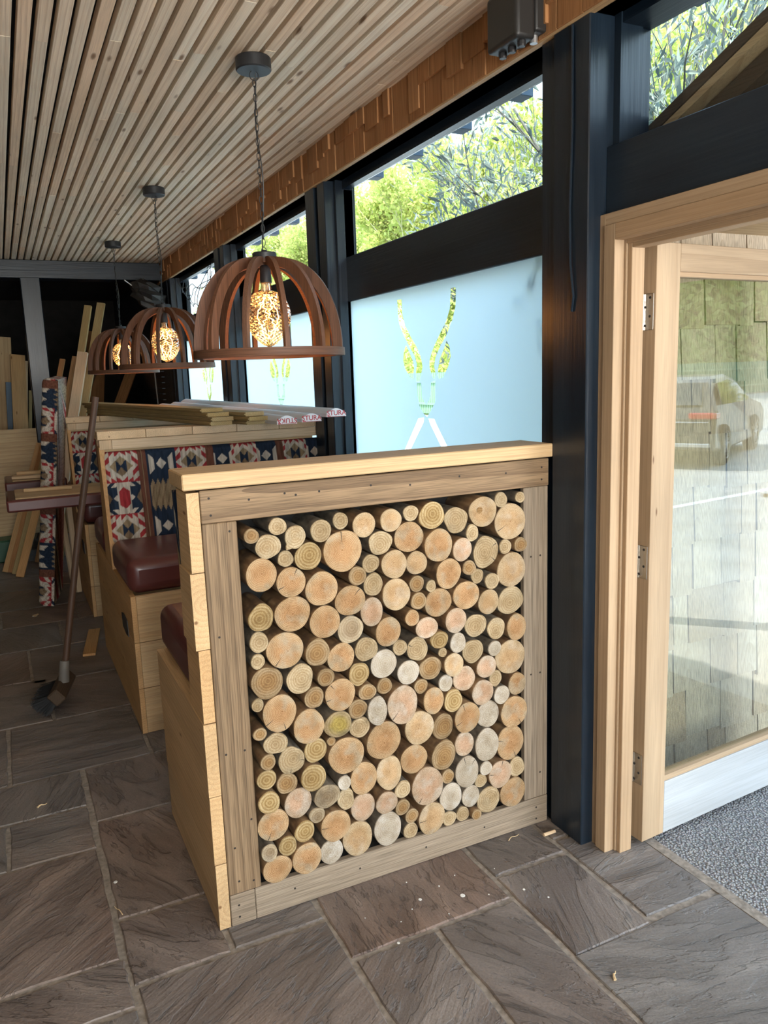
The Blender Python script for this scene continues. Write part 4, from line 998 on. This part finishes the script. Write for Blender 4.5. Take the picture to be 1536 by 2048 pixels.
# white wrapped boards with red printed ends
def text_mesh(body, size, mirror=False):
    cu = bpy.data.curves.new('print', 'FONT'); cu.body = body; cu.size = size; cu.align_x = 'CENTER'; cu.align_y = 'CENTER'; cu.extrude = .0002; cu.offset = .0004
    o = bpy.data.objects.new('print', cu); me = bpy.data.meshes.new_from_object(o); bpy.data.curves.remove(cu)
    return me
for n, (x, yy, yr, txt, lab) in enumerate(((.812, 1.63, 4.75, 'STUKA', 'left white wrapped board, its red lettered end upside down'), (.925, 1.60, 4.80, 'STURA', 'middle white wrapped board with a red lettered end'), (1.030, 1.545, 4.85, 'STURA', 'right white wrapped board with a red lettered end against the window'))):
    zb = 1.247 + .006 * n + (.014 if n == 2 else 0)
    t_ = empty('wrapped_board', (x, yy, zb), lab, 'board', 'white wrapped boards on the bench tops')
    mb = MB(); arc = [(-.050 + .1 * k / 12, .016 + .024 * math.sin(PI * k / 12)) for k in range(13)]
    poly = [(a, b_) for a, b_ in arc] + [(.050, 0), (-.050, 0)]
    mb.prism(poly, 0.002, yr - yy, plane='xz', axis=1); mb.build('wrapped_body', M['white_wrap'], t_)
    mb = MB(); mb.prism([(a * .985, .0005 + b_ * .96) for a, b_ in poly], 0, .0022, plane='xz'); mb.build('end_wrap', M['white_wrap'], t_)
    me = text_mesh(txt, .034); me.materials.append(M['red_print'])
    o = bpy.data.objects.new('printed_lettering', me); col.objects.link(o); o.parent = t_; o.location = (0, -.0006, .0175)
    o.rotation_euler = (math.radians(90), PI if n == 0 else 0, 0) ; o.scale = (.95, .95, 1)
    mb = MB(); mb.box((-.046, -.0004, .0006), (.046, .0002, .0022)); mb.box((-.046, -.0004, .003), (-.03, .0002, .0065)); mb.build('red_band', M['red_print'], t_)

# patterned cushion stood on end, maroon pads, offcuts
cm2 = cushion_mesh(1.155, .40, .10, 230, 80, 'stood_cushion')
uc = bpy.data.objects.new('upright_cushion', cm2); col.objects.link(uc)
ax = (Vector((-.10, 3.66, 1.45)) - Vector((-.262, 3.75, 0))).normalized()
sc_l = 1.30
X_ = ax; Yd = Vector((.97, -.20, 0)); Yd = (Yd - X_ * Yd.dot(X_)).normalized(); Zd = X_.cross(Yd).normalized()
mt = Matrix((( X_.x * sc_l, Yd.x, Zd.x, -.215), (X_.y * sc_l, Yd.y, Zd.y, 3.60), (X_.z * sc_l, Yd.z, Zd.z, .012), (0, 0, 0, 1)))
uc.matrix_world = mt
tag(uc, 'long patterned back cushion stood on end in the aisle, leaning by the maroon pads', 'cushion')
def pad(name, lo, hi, label):
    t_ = empty(name, ((lo[0] + hi[0]) / 2, (lo[1] + hi[1]) / 2, lo[2]), label, 'cushion', 'upturned maroon seat pads')
    c_ = t_.location
    L0 = [a - b_ for a, b_ in zip(lo, c_)]; H0 = [a - b_ for a, b_ in zip(hi, c_)]
    soft_box('vinyl_cover', L0, H0, M['vinyl'], t_, .012, 3)
    mb = MB(); mb.box((L0[0] + .05, L0[1] + .03, H0[2] + .0005), (H0[0] - .02, H0[1] - .03, H0[2] + .008), axis=0, bev=.001); mb.build('base_board', M['ply'], t_)
pad('seat_pad', (-.425, 3.0, .752), (.85, 3.50, .822), 'long upturned maroon seat pad across the aisle and the farthest bench')
pad('seat_pad', (-.425, 3.95, .752), (-.03, 4.42, .822), 'second upturned maroon seat pad behind the stood patterned cushion')
plank((-.32, 3.30, .841), (-.05, 3.26, .841), .05, .018, M['ply'], 'short pale offcut lying on the long maroon pad', name='timber_offcut', group='offcuts on the maroon pads')
plank((-.37, 4.10, .841), (-.13, 4.06, .841), .10, .018, M['pine_white'], 'splintered pale offcut lying on the rear maroon pad', name='timber_offcut', group='offcuts on the maroon pads')
plank((-.34, 4.16, .862), (-.18, 4.14, .862), .045, .02, M['pine'], 'small block lying on top of the splintered offcut', name='timber_offcut', group='offcuts on the maroon pads')
plank((-.105, 2.48, .008), (.0 - .03, 2.93, .008), .065, .014, M['pine_warm'], 'thin offcut lying flat on the floor beside the middle bench', name='timber_offcut')

# boards leaning at the back
gl = 'boards leaning at the back of the room'
for p, q, w_, th, mat, lab, tn in (
 ((-.10, 5.02, .0), (.509, 5.62, 2.168), .07, .022, T_, 'tallest pale board leaning behind the benches, right of its pair', .1),
 ((-.165, 5.01, .0), (.395, 5.60, 2.142), .06, .03, T_, 'tall thick pale board leaning behind the benches, left of its pair', .3),
 ((-.16, 4.93, .0), (.300, 5.46, 1.737), .085, .03, M['pine_white'], 'pale pinkish board with printed marks leaning left of the tall pair', .1),
 ((-.25, 5.15, .0), (.260, 5.75, 1.712), .05, .018, M['shingle_red'], 'thin reddish batten leaning behind the stood cushion, right one', .2),
 ((-.36, 5.12, .0), (.15, 5.72, 1.69), .045, .018, M['shingle_red'], 'thin reddish batten leaning behind the stood cushion, left one', .5),
 ((-.47, 6.05, .0), (-.320, 6.55, 1.93), .17, .05, M['ply'], 'wide tall brown board leaning at the far left edge', .4),
 ((-.25, 6.15, .98), (-.195, 6.45, 1.76), .13, .02, M['pine_warm'], 'short broad orange board held up left of the dark column', .4),
 ((-.38, 6.0, .0), (-.287, 6.35, 1.504), .08, .02, M['eave'], 'grey painted board leaning at the left beside the wide brown board', .4),
 ((-.33, 5.96, .0), (-.133, 6.45, 1.70), .045, .02, M['pine_white'], 'narrow whitish board leaning just left of the dark column', .4),
 ((-.28, 5.98, .0), (-.118, 6.42, 1.42), .03, .02, T_, 'thin stick leaning close against the dark column', .4),
 ((-.495, 4.90, .004), (-.13, 5.25, .99), .055, .018, M['pine_warm'], 'leftmost of four low battens leaning under the maroon pads', .2),
 ((-.459, 4.86, .004), (-.10, 5.22, .99), .05, .018, M['shingle_red'], 'second from the left of the four low leaning battens', .6),
 ((-.430, 4.78, .004), (-.07, 5.18, .99), .05, .018, T_, 'third from the left of the four low leaning battens', .4),
 ((-.400, 4.66, .004), (-.03, 5.14, .99), .06, .018, M['pine_warm'], 'rightmost of four low battens leaning under the maroon pads', .8),
 ((.12, 6.35, .0), (1.0, 7.45, 1.62), .11, .03, M['shingle_red'], 'brown board leaning far back under the farthest lamp, right one', .4),
 ((-.30, 6.3, .0), (.55, 7.6, 1.60), .16, .03, M['oak'], 'broad dark board leaning far back under the farthest lamp', .4),
 ((.35, 6.9, .0), (.70, 7.9, 2.05), .20, .03, M['shingle_red'], 'tall dark red board standing at the very back', .9),
 ((-.053, 4.01, .002), (-.085, 4.3, .74), .035, .02, M['pine_white'], 'left white leg of the trestle under the rear maroon pad', .4),
 ((-.03, 3.93, .002), (-.035, 4.05, .74), .035, .02, M['pine_white'], 'right white leg of the trestle under the rear maroon pad', .4)):
    plank(p, q, w_, th, mat, lab, roll=.35, name='timber_board' if w_ > .06 else 'timber_batten', group=gl, cat='board', tone=tn)
pl = MB(); M4 = Matrix.Translation((0, 5.52, .19)) @ Matrix.Rotation(math.radians(-6), 4, 'X')
pl.box((-1.3, -.009, 0), (-.135, .009, .915), axis=0, M4=M4, tone=.3); tag(pl.build('plywood_sheet', M['ply']), 'pale plywood sheet standing on edge at the left in front of the column', 'board')
cr = MB(); cr.box((-1.0, 5.30, .0), (-.40, 5.62, .185), bev=.01); cr.box((-.99, 5.31, .185), (-.41, 5.61, .189), bev=.001); tag(cr.build('crate', M['green_box']), 'low dark green crate under the plywood sheet', 'crate')
st = MB(); st.tube([(1.02, 5.95, 0), (.985, 5.99, 1.60)], .007, 8); st.tube([(.985, 5.99, 1.60), (.80, 6.1, 1.62)], .006, 8); tag(st.build('metal_rod', M['zinc']), 'thin pale metal rod standing by the far window corner', 'rod')
# dark bundle hung from the beam
bg_ = MB(); vs = []; rn = random.Random(14)
for j in range(9):
    v_ = j / 8
    for i in range(12):
        a = 2 * PI * i / 12; r_ = (.03 + .11 * math.sin(PI * min(1, .15 + v_ * .85)) ** .8) * (1 + rn.uniform(-.22, .22)); r_ = .012 if j in (0,) else r_
        vs.append((.86 + r_ * math.cos(a) + .10 * v_, 5.52 + .8 * r_ * math.sin(a), 2.37 - .30 * v_ + rn.uniform(-.01, .01)))
fs = [(j * 12 + i, j * 12 + (i + 1) % 12, (j + 1) * 12 + (i + 1) % 12, (j + 1) * 12 + i) for j in range(8) for i in range(12)] + [tuple(range(12)), tuple(range(96, 108))]
bg_.add(vs, fs); bg_.tube([(.78, 5.5, 2.30), (.70, 5.45, 2.35)], .004, 6, mat=1); tag(bg_.build('hanging_sack', [M['plastic'], M['white']]), 'crumpled dark plastic sack hanging from the beam behind the middle lamp', 'sack')
# curly loose cables in the third window
cb = MB(); rn = random.Random(3)
for n in range(4):
    pts = []
    for k in range(26):
        s_ = k / 25; pts.append((1.12 + .03 * math.sin(s_ * 7 + n), 4.1 + 1.1 * s_ + .05 * math.sin(s_ * 19 + n), 2.30 - .10 * math.sin(s_ * PI) * (1 + n * .5) + .035 * math.sin(s_ * 15 + n * 2)))
    cb.tube(pts, .003, 5)
tag(cb.build('loose_cable', M['plastic']), 'tangle of thin loose cables hanging across the far window head', 'cable')

# broom
br = empty('broom', (-.27, 1.86, 0), 'worn long-handled broom standing on its bristles, leaning on the middle bench corner', 'broom')
def rel(p): return (p[0] + .27, p[1] - 1.86, p[2])
hb = MB(); hb.tube([rel((-.262, 1.84, .155)), rel((-.14, 1.87, .78)), rel((.0, 1.925, 1.405))], .0155, 12, r2=.0150); hb.build('handle', M['handle'], br, smooth=True)
fb = MB(); fb.tube([rel((-.268, 1.838, .115)), rel((-.262, 1.84, .165)), rel((-.255, 1.842, .215))], .024, 14, r2=.021); fb.build('ferrule', M['ferrule'], br, smooth=True)
M4 = Matrix.Translation(rel((-.278, 1.85, .088))) @ Matrix.Rotation(math.radians(-14), 4, 'Z') @ Matrix.Rotation(math.radians(50), 4, 'Y')
hd = MB(); hd.box((-.032, -.14, -.028), (.032, .14, .028), axis=1, M4=M4, bev=.006, tone=.8); hd.build('head', M['dark_timber'], br)
bs = MB(); rn = random.Random(5)
for k in range(900):
    u, v = rn.uniform(-.018, .018), rn.uniform(-.115, .115)
    p = M4 @ Vector((u, v, -.02)); sp_ = Vector((u * 2.2 + rn.uniform(-.012, .012), v * .10 + rn.uniform(-.01, .01), 0)); q = M4 @ (Vector((u, v, -.02)) + sp_ + Vector((0, 0, -.085)))
    q.z = max(q.z, .004)
    bs.tube([p, q], .0013, 3, caps=False)
bo = bs.build('bristles', M['bristle'], br, kind='stuff')

# black box on the fascia near the post
dv = empty('wall_speaker', (1.02, .07, 2.345), 'black plastic box fixed high on the shingle fascia beside the door post', 'speaker')
soft_box('housing', (-.055, -.070, .01), (.010, .078, .155), M['plastic'], dv, .012, 4)
soft_box('rear_housing', (.011, -.066, .035), (.052, .070, .17), M['plastic'], dv, .008, 3)
for k, yk in enumerate((-.045, .0, .045)): 
    mb = MB(); mb.lathe([(.0, -.004), (.010, -.004), (.012, .0), (.012, .012)], (-.02, yk, .0), 12); mb.build('foot_stud', M['steel_black'], dv)
mb = MB(); mb.lathe([(.0, -.0), (.011, -.0), (.011, .02)], (.032, -.03, .016), 12); mb.build('cable_gland', M['zinc'], dv)

# small litter on the floor
dw = MB(); dw.lathe([(.0, -.022), (.0055, -.022), (.0055, .022), (.0, .022)], (1.03, -.070, .006), 10, axis=0); tag(dw.build('wooden_dowel', M['pine_white']), 'short pale wooden plug lying at the foot of the door post', 'dowel')
for (x, y, L, r, lab) in ((-.414, .934, .035, .4, 'curled wood shaving on the grey slab left of the log bench'), (-.25, .22, .05, 1.9, 'thin pale splinter in the shadow left of the log bench'), (.92, .02 - .05, .05, .3, 'thin straw-like shaving along the foot of the bottom board'), (.80, -.62, .03, .9, 'tiny pale splinter on the cracked slab at the front')):
    mb = MB(); ca, sa = math.cos(r), math.sin(r)
    pts = [(x + ca * L * (k / 5 - .5), y + sa * L * (k / 5 - .5) + .004 * math.sin(k), .0025 + .003 * math.sin(k * .9) ** 2) for k in range(6)]
    mb.tube(pts, .0016 if L > .04 else .004, 5, r2=.0008); tag(mb.build('wood_shaving', M['straw']), lab, 'shaving', 'wood shavings on the floor')
mb = MB(); mb.add([(-.34, 3.44, .002), (-.315, 3.46, .012), (-.32, 3.50, .006), (-.355, 3.49, .002)], [(0, 1, 2, 3)]); mb.add([(-.34, 3.44, .001), (-.315, 3.46, .011), (-.32, 3.50, .005), (-.355, 3.49, .001)], [(3, 2, 1, 0)]); tag(mb.build('dead_leaf', M['straw']), 'small dry leaf on the dark floor beyond the broom', 'leaf')

# ================================================================== OUTSIDE
def tree(name, seed, H, spread, nleaf, lw, ll, leaf_m, twig_m, trunk_r, upright=.5, levels=4, droop=0.0, first=.25, per=5):
    rn = random.Random(seed); tb_ = MB(); ends = []
    def grow(p, d, L, r, lv):
        pts = [p]; q = Vector(p); dd_ = d.copy(); n = 4
        for k in range(n):
            dd_ = (dd_ + Vector((rn.uniform(-.2, .2), rn.uniform(-.2, .2), rn.uniform(-.05, .15) * upright - droop * .1))).normalized(); q = q + dd_ * (L / n); pts.append(q.copy())
            if lv >= levels - 2: ends.append((q.copy(), dd_.copy()))
        tb_.tube(pts, r, 5 if lv > 1 else 8, r2=r * .55, caps=False)
        if lv < levels:
            for _ in range(per if lv else per + 3):
                s_ = rn.uniform(first if lv == 0 else .2, 1); base = pts[min(n, int(s_ * n))]
                ang = rn.uniform(0, 6.28); nd = (dd_ * rn.uniform(.5, .9) * (1 if lv else upright + .3) + Vector((math.cos(ang), math.sin(ang), rn.uniform(-.1, .5))) * spread).normalized()
                grow(base, nd, L * rn.uniform(.42, .66), r * .5, lv + 1)
    grow(Vector((0, 0, 0)), Vector((0, 0, 1)), H * .55, trunk_r, 0)
    root = empty(name, (0, 0, 0)); tb_.build('branches', twig_m, root)
    lf = MB(); V = []; F = []; Tn = []
    for k in range(nleaf):
        p, d = rn.choice(ends); p = p + Vector((rn.gauss(0, ll * .9), rn.gauss(0, ll * .9), rn.gauss(0, ll * .9)))
        ld_ = (d * .8 + Vector((rn.uniform(-1, 1), rn.uniform(-1, 1), rn.uniform(-.7, .9)))).normalized(); sd = ld_.cross(Vector((rn.uniform(-1, 1), rn.uniform(-1, 1), rn.uniform(-1, 1)))).normalized(); up_ = ld_.cross(sd)
        l_, w_ = ll * rn.uniform(.7, 1.2), lw * rn.uniform(.7, 1.2); o = len(V); tn = rn.random()
        V += [p, p + ld_ * l_ * .45 + sd * w_ + up_ * w_ * .3, p + ld_ * l_, p + ld_ * l_ * .45 - sd * w_ + up_ * w_ * .3]; F += [(o, o + 1, o + 2), (o, o + 2, o + 3)]; Tn += [tn] * 4
    lf.v = [tuple(v) for v in V]; lf.f = F; lf.mi = [0] * len(F); lf.gc = lf.v; lf.tone = Tn; lf.rad = [0] * len(V)
    lf.build('leaves', leaf_m, root); return root
# olive trees in planters by the window
ol = tree('olive_tree', 5, 3.7, .42, 4600, .009, .072, M['leaf_o'], M['twig_dark'], .020, upright=1.0, levels=3, per=5)
ol.location = (2.65, 2.35, .0); tag(ol, 'grey-leaved olive tree outside the nearest window', 'tree', 'olive trees outside')
o2 = copy_tree(ol); o2.location = (2.6, .85, .15); o2.rotation_euler.z = 2.1; tag(o2, 'olive tree seen through the glass above the door', 'tree', 'olive trees outside')
for (x, y, lab) in ((2.65, 2.35, 'square planter holding the olive tree outside the nearest window'), (2.6, .85, 'square planter holding the olive tree behind the porch wall')):
    mb = MB(); mb.box((x - .2, y - .2, -.004), (x + .2, y + .2, .42), bev=.01); tag(mb.build('planter', M['eave']), lab, 'planter', 'planters outside the windows')
# sprig of olive pressed against the outside of the frosted pane
sg = empty('olive_sprig', (0, 0, 0), 'leafy sprig casting soft shadows on the top right of the nearest frosted pane', 'plant')
mb = MB(); rn = random.Random(12); lv_ = MB()
for (pts) in ([(1.212, .10, 1.84), (1.208, .19, 1.79), (1.205, .27, 1.74), (1.204, .30, 1.66)], [(1.212, .09, 1.80), (1.207, .15, 1.72), (1.205, .17, 1.62), (1.206, .21, 1.55)], [(1.212, .08, 1.70), (1.207, .12, 1.66), (1.205, .16, 1.67)]):
    mb.tube(pts, .0022, 5, r2=.001)
    for k in range(9):
        s_ = rn.uniform(.2, 1) * (len(pts) - 1); i_ = min(int(s_), len(pts) - 2); p = Vector(pts[i_]).lerp(Vector(pts[i_ + 1]), s_ - i_); a_ = rn.uniform(0, 6.28)
        d_ = Vector((0, math.cos(a_), math.sin(a_))); n_ = Vector((0, -d_.z, d_.y)); L_ = rn.uniform(.035, .06)
        o_ = len(lv_.v); lv_.add([p, p + d_ * L_ * .5 + n_ * .007 + Vector((.003, 0, 0)), p + d_ * L_, p + d_ * L_ * .5 - n_ * .007 + Vector((.003, 0, 0))], [(0, 1, 2), (0, 2, 3)])
mb.build('stem', M['twig_dark'], sg); lv_.build('leaves', M['leaf_o'], sg)
tr = tree('woodland_tree', 8, 11.5, .62, 24000, .065, .16, M['leaf_y'], M['twig'], .055, upright=.7, levels=4, first=.08, per=5)
gt = 'spring trees beyond the car park'
tr.location = (18, 25, 0); tr.scale = (1.35, 1.35, 1.35)
tag(tr, 'pale spring tree beyond the car park, seen through the nearest window', 'tree', gt)
spots = [(20, 33.5, .9, 1.4, 'pale spring tree just left of centre in the nearest window'), (19, 43.5, 2.2, 1.25, 'spring tree seen through the middle window'), (19.5, 53, 3.3, 1.4, 'tall spring tree in the far window'), (19, 64, 4.1, 1.4, 'spring tree at the far end of the window row'),
         (34, 42, 5.0, 1.7, 'hazy taller tree behind the nearest pale one'), (31, 54, 1.4, 1.8, 'hazy far tree between the middle and far windows'), (31, 70, .3, 1.8, 'farthest hazy tree beyond the window row'), (19, 14.5, 2.9, 1.3, 'pale spring tree seen through the glass above the door'), (29, 24, .7, 1.7, 'far tree closing the view above the door'), (29, 8, 2.0, 1.5, 'hazy tree low behind the porch roof'),
         (22, -34, .4, 1.3, 'tree mirrored in the left part of the door glass'), (34, -35, 1.9, 1.3, 'tree mirrored in the middle of the door glass'), (46, -34, 2.9, 1.3, 'tree mirrored in the right part of the door glass'), (58, -35, 5.4, 1.3, 'tree mirrored at the very right of the door glass'), (66, -18, .1, 1.1, 'tree at the corner of the car park')]
for (x, y, r_, s_, lab) in spots:
    c_ = copy_tree(tr); c_.location = (x, y, 0); c_.rotation_euler.z = r_; c_.scale = (s_, s_, s_); tag(c_, lab, 'tree', gt)
# hedge bank behind the fence
def hedge(name, x0, x1, y0, y1, h, n, seed, lab):
    rn = random.Random(seed); mb = MB(); V = []; F = []; Tn = []; S_ = 2.4 if y1 < -20 else 1
    for k in range(n):
        p = Vector((rn.uniform(x0, x1), rn.uniform(y0, y1), rn.uniform(0, h) * rn.uniform(.6, 1))); a = Vector((rn.uniform(-1, 1), rn.uniform(-1, 1), rn.uniform(-1, 1))).normalized(); b_ = a.cross(Vector((rn.uniform(-1, 1), rn.uniform(-1, 1), rn.uniform(-1, 1)))).normalized()
        o = len(V); V += [p, p + a * .11 * S_ + b_ * .05 * S_, p + a * .22 * S_, p + a * .11 * S_ - b_ * .05 * S_]; F += [(o, o + 1, o + 2), (o, o + 2, o + 3)]; Tn += [rn.random()] * 4
    mb.v = [tuple(v) for v in V]; mb.f = F; mb.mi = [0] * len(F); mb.gc = mb.v; mb.tone = Tn; mb.rad = [0] * len(V); o = mb.build('hedge_leaves', M['leaf_y']); o.name = name; tag(o, lab, 'hedge', kind='stuff'); return o
hedge('hedge', 13.4, 15.6, 2, 60, 3.4, 45000, 1, 'leafy yellow-green bank behind the fence outside the windows')
hedge('hedge', 10, 62, -26.5, -21.5, 10.0, 80000, 2, 'leafy bank behind the fence mirrored in the door glass')
# green fence
gf = plain('green_fence_paint', (.16, .30, .17), .6)
def fence(p0, p1, lab):
    t_ = empty('fence', p0, lab, 'fence', 'green vertical board fences round the car park'); d_ = Vector(p1) - Vector(p0); L = d_.length; d_.normalize()
    t_.rotation_euler.z = math.atan2(d_.y, d_.x); mb = MB(); x = 0
    while x < L: mb.box((x, -.012, .05), (x + .085, .012, 1.45), bev=0); x += .13
    mb.build('pales', gf, t_); mb = MB(); mb.box((0, .012, .35), (L, .05, .43)); mb.box((0, .012, 1.1), (L, .05, 1.18)); mb.build('rails', gf, t_)
fence((13, 2, 0), (13, 44, 0), 'green board fence along the car park outside the windows'); fence((10, -20, 0), (62, -20, 0), 'green board fence mirrored in the door glass')

# parked car, mirrored in the door glass
car = empty('car', (0, 0, 0), 'grey parked car with red tail lights, mirrored in the door glass', 'car')
paint = plain('dark_metallic_paint', (.07, .065, .06), .3, metallic=.0, coat=.3); gls = plain('dark_car_glass', (.02, .025, .03), .05, coat=1.0); tyre = plain('tyre_rubber', (.02, .02, .02), .8); alloy = plain('alloy', (.6, .6, .6), .3, metallic=.9); lamp = plain('red_tail_lamp', (.5, .02, .02), .2, coat=1)
prof = [(.0, .32), (-.02, .55), (.02, .80), (.10, .93), (.42, 1.36), (.75, 1.45), (1.7, 1.47), (2.3, 1.38), (3.05, 1.0), (3.9, .88), (4.3, .72), (4.38, .45), (4.3, .28), (3.95, .24), (.5, .24)]
bm = bmesh.new(); loops = []
for (yy, sc2, zc) in ((-.90, .0, 0), (-.86, 1, 0), (0, 1, 0), (.86, 1, 0), (.90, 0, 0)):
    ring_ = []
    for (x, z) in prof:
        inset = max(0, (z - .92)) * .42
        y_ = yy if abs(yy) < .5 else (abs(yy) - inset) * (1 if yy > 0 else -1)
        if sc2 == 0: x2, z2 = lerp(2.1, x, .97), lerp(.8, z, .93)
        else: x2, z2 = x, z
        ring_.append(bm.verts.new((x2, y_, z2)))
    loops.append(ring_)
N_ = len(prof)
for a_, b__ in zip(loops, loops[1:]):
    for i in range(N_): bm.faces.new((a_[i], a_[(i + 1) % N_], b__[(i + 1) % N_], b__[i]))
bm.faces.new(loops[0]); bm.faces.new(loops[-1][::-1])
bmesh.ops.recalc_face_normals(bm, faces=bm.faces); me = bpy.data.meshes.new('body'); bm.to_mesh(me); bm.free(); me.materials.append(paint)
bo = bpy.data.objects.new('body', me); col.objects.link(bo); bo.parent = car
for s_ in (-1, 1):
    mb = MB(); pts = [(.55, 1.0), (.80, 1.34), (1.65, 1.38), (2.25, 1.30), (2.75, 1.02), (2.6, .98)]
    vs = [(x, s_ * (.912 - max(0, z - .92) * .42), z) for x, z in pts]; mb.add(vs + [(x, y - s_ * .01, z) for x, y, z in vs], [tuple(range(6)), tuple(range(11, 5, -1))] + [(i, (i + 1) % 6, (i + 1) % 6 + 6, i + 6) for i in range(6)]); mb.build('side_window', gls, car)
    mb = MB(); mb.box((-.035, s_ * .50, .80), (.10, s_ * .89, .90), bev=.02); mb.box((.02, s_ * .86, .80), (.30, s_ * .908, .89), bev=.01); mb.build('tail_light', lamp, car)
    for x in (.82, 3.45):
        mb = MB(); mb.lathe([(.20, -.10), (.31, -.10), (.335, -.07), (.335, .07), (.31, .10), (.20, .10), (.20, -.1)], (0, 0, 0), 40, axis=1, caps=False); o = mb.build('wheel', tyre, car, smooth=True); o.location = (x, s_ * .82, .335)
        mb = MB(); mb.lathe([(.205, -.09), (.225, -.105), (.225, .105), (.205, .09), (.205, -.09)], (0, 0, 0), 40, axis=1, caps=False); mb.lathe([(.05, -.1), (.05, .1)], (0, 0, 0), 16, axis=1)
        for k in range(10):
            a = 2 * PI * k / 10 + (.12 if k % 2 else -.12); M4 = Matrix.Rotation(a, 4, 'Y'); mb.box((.03, -.095, -.011), (.215, .095, .011), M4=M4)
        mb.build('rim', alloy, o)
mb = MB(); vs = [(.14, -.66, 1.0), (.14, .66, 1.0), (.40, .60, 1.33), (.40, -.60, 1.33)]; mb.add([(x - .02, y, z + .015) for x, y, z in vs], [(0, 1, 2, 3)]); mb.build('rear_window', gls, car)
mb = MB(); mb.box((-.05, -.3, .56), (-.015, .3, .68), bev=.004); mb.build('number_plate', M['white'], car)
mb = MB(); mb.box((-.06, -.84, .36), (.05, .84, .42), bev=.01); mb.box((-.04, -.80, .74), (.02, .80, .76), bev=.005); mb.build('bumper_trim', alloy, car)
car.location = (8.75, -6.0, -.005); car.rotation_euler.z = math.radians(-22); car.scale = (.88, .88, .88)
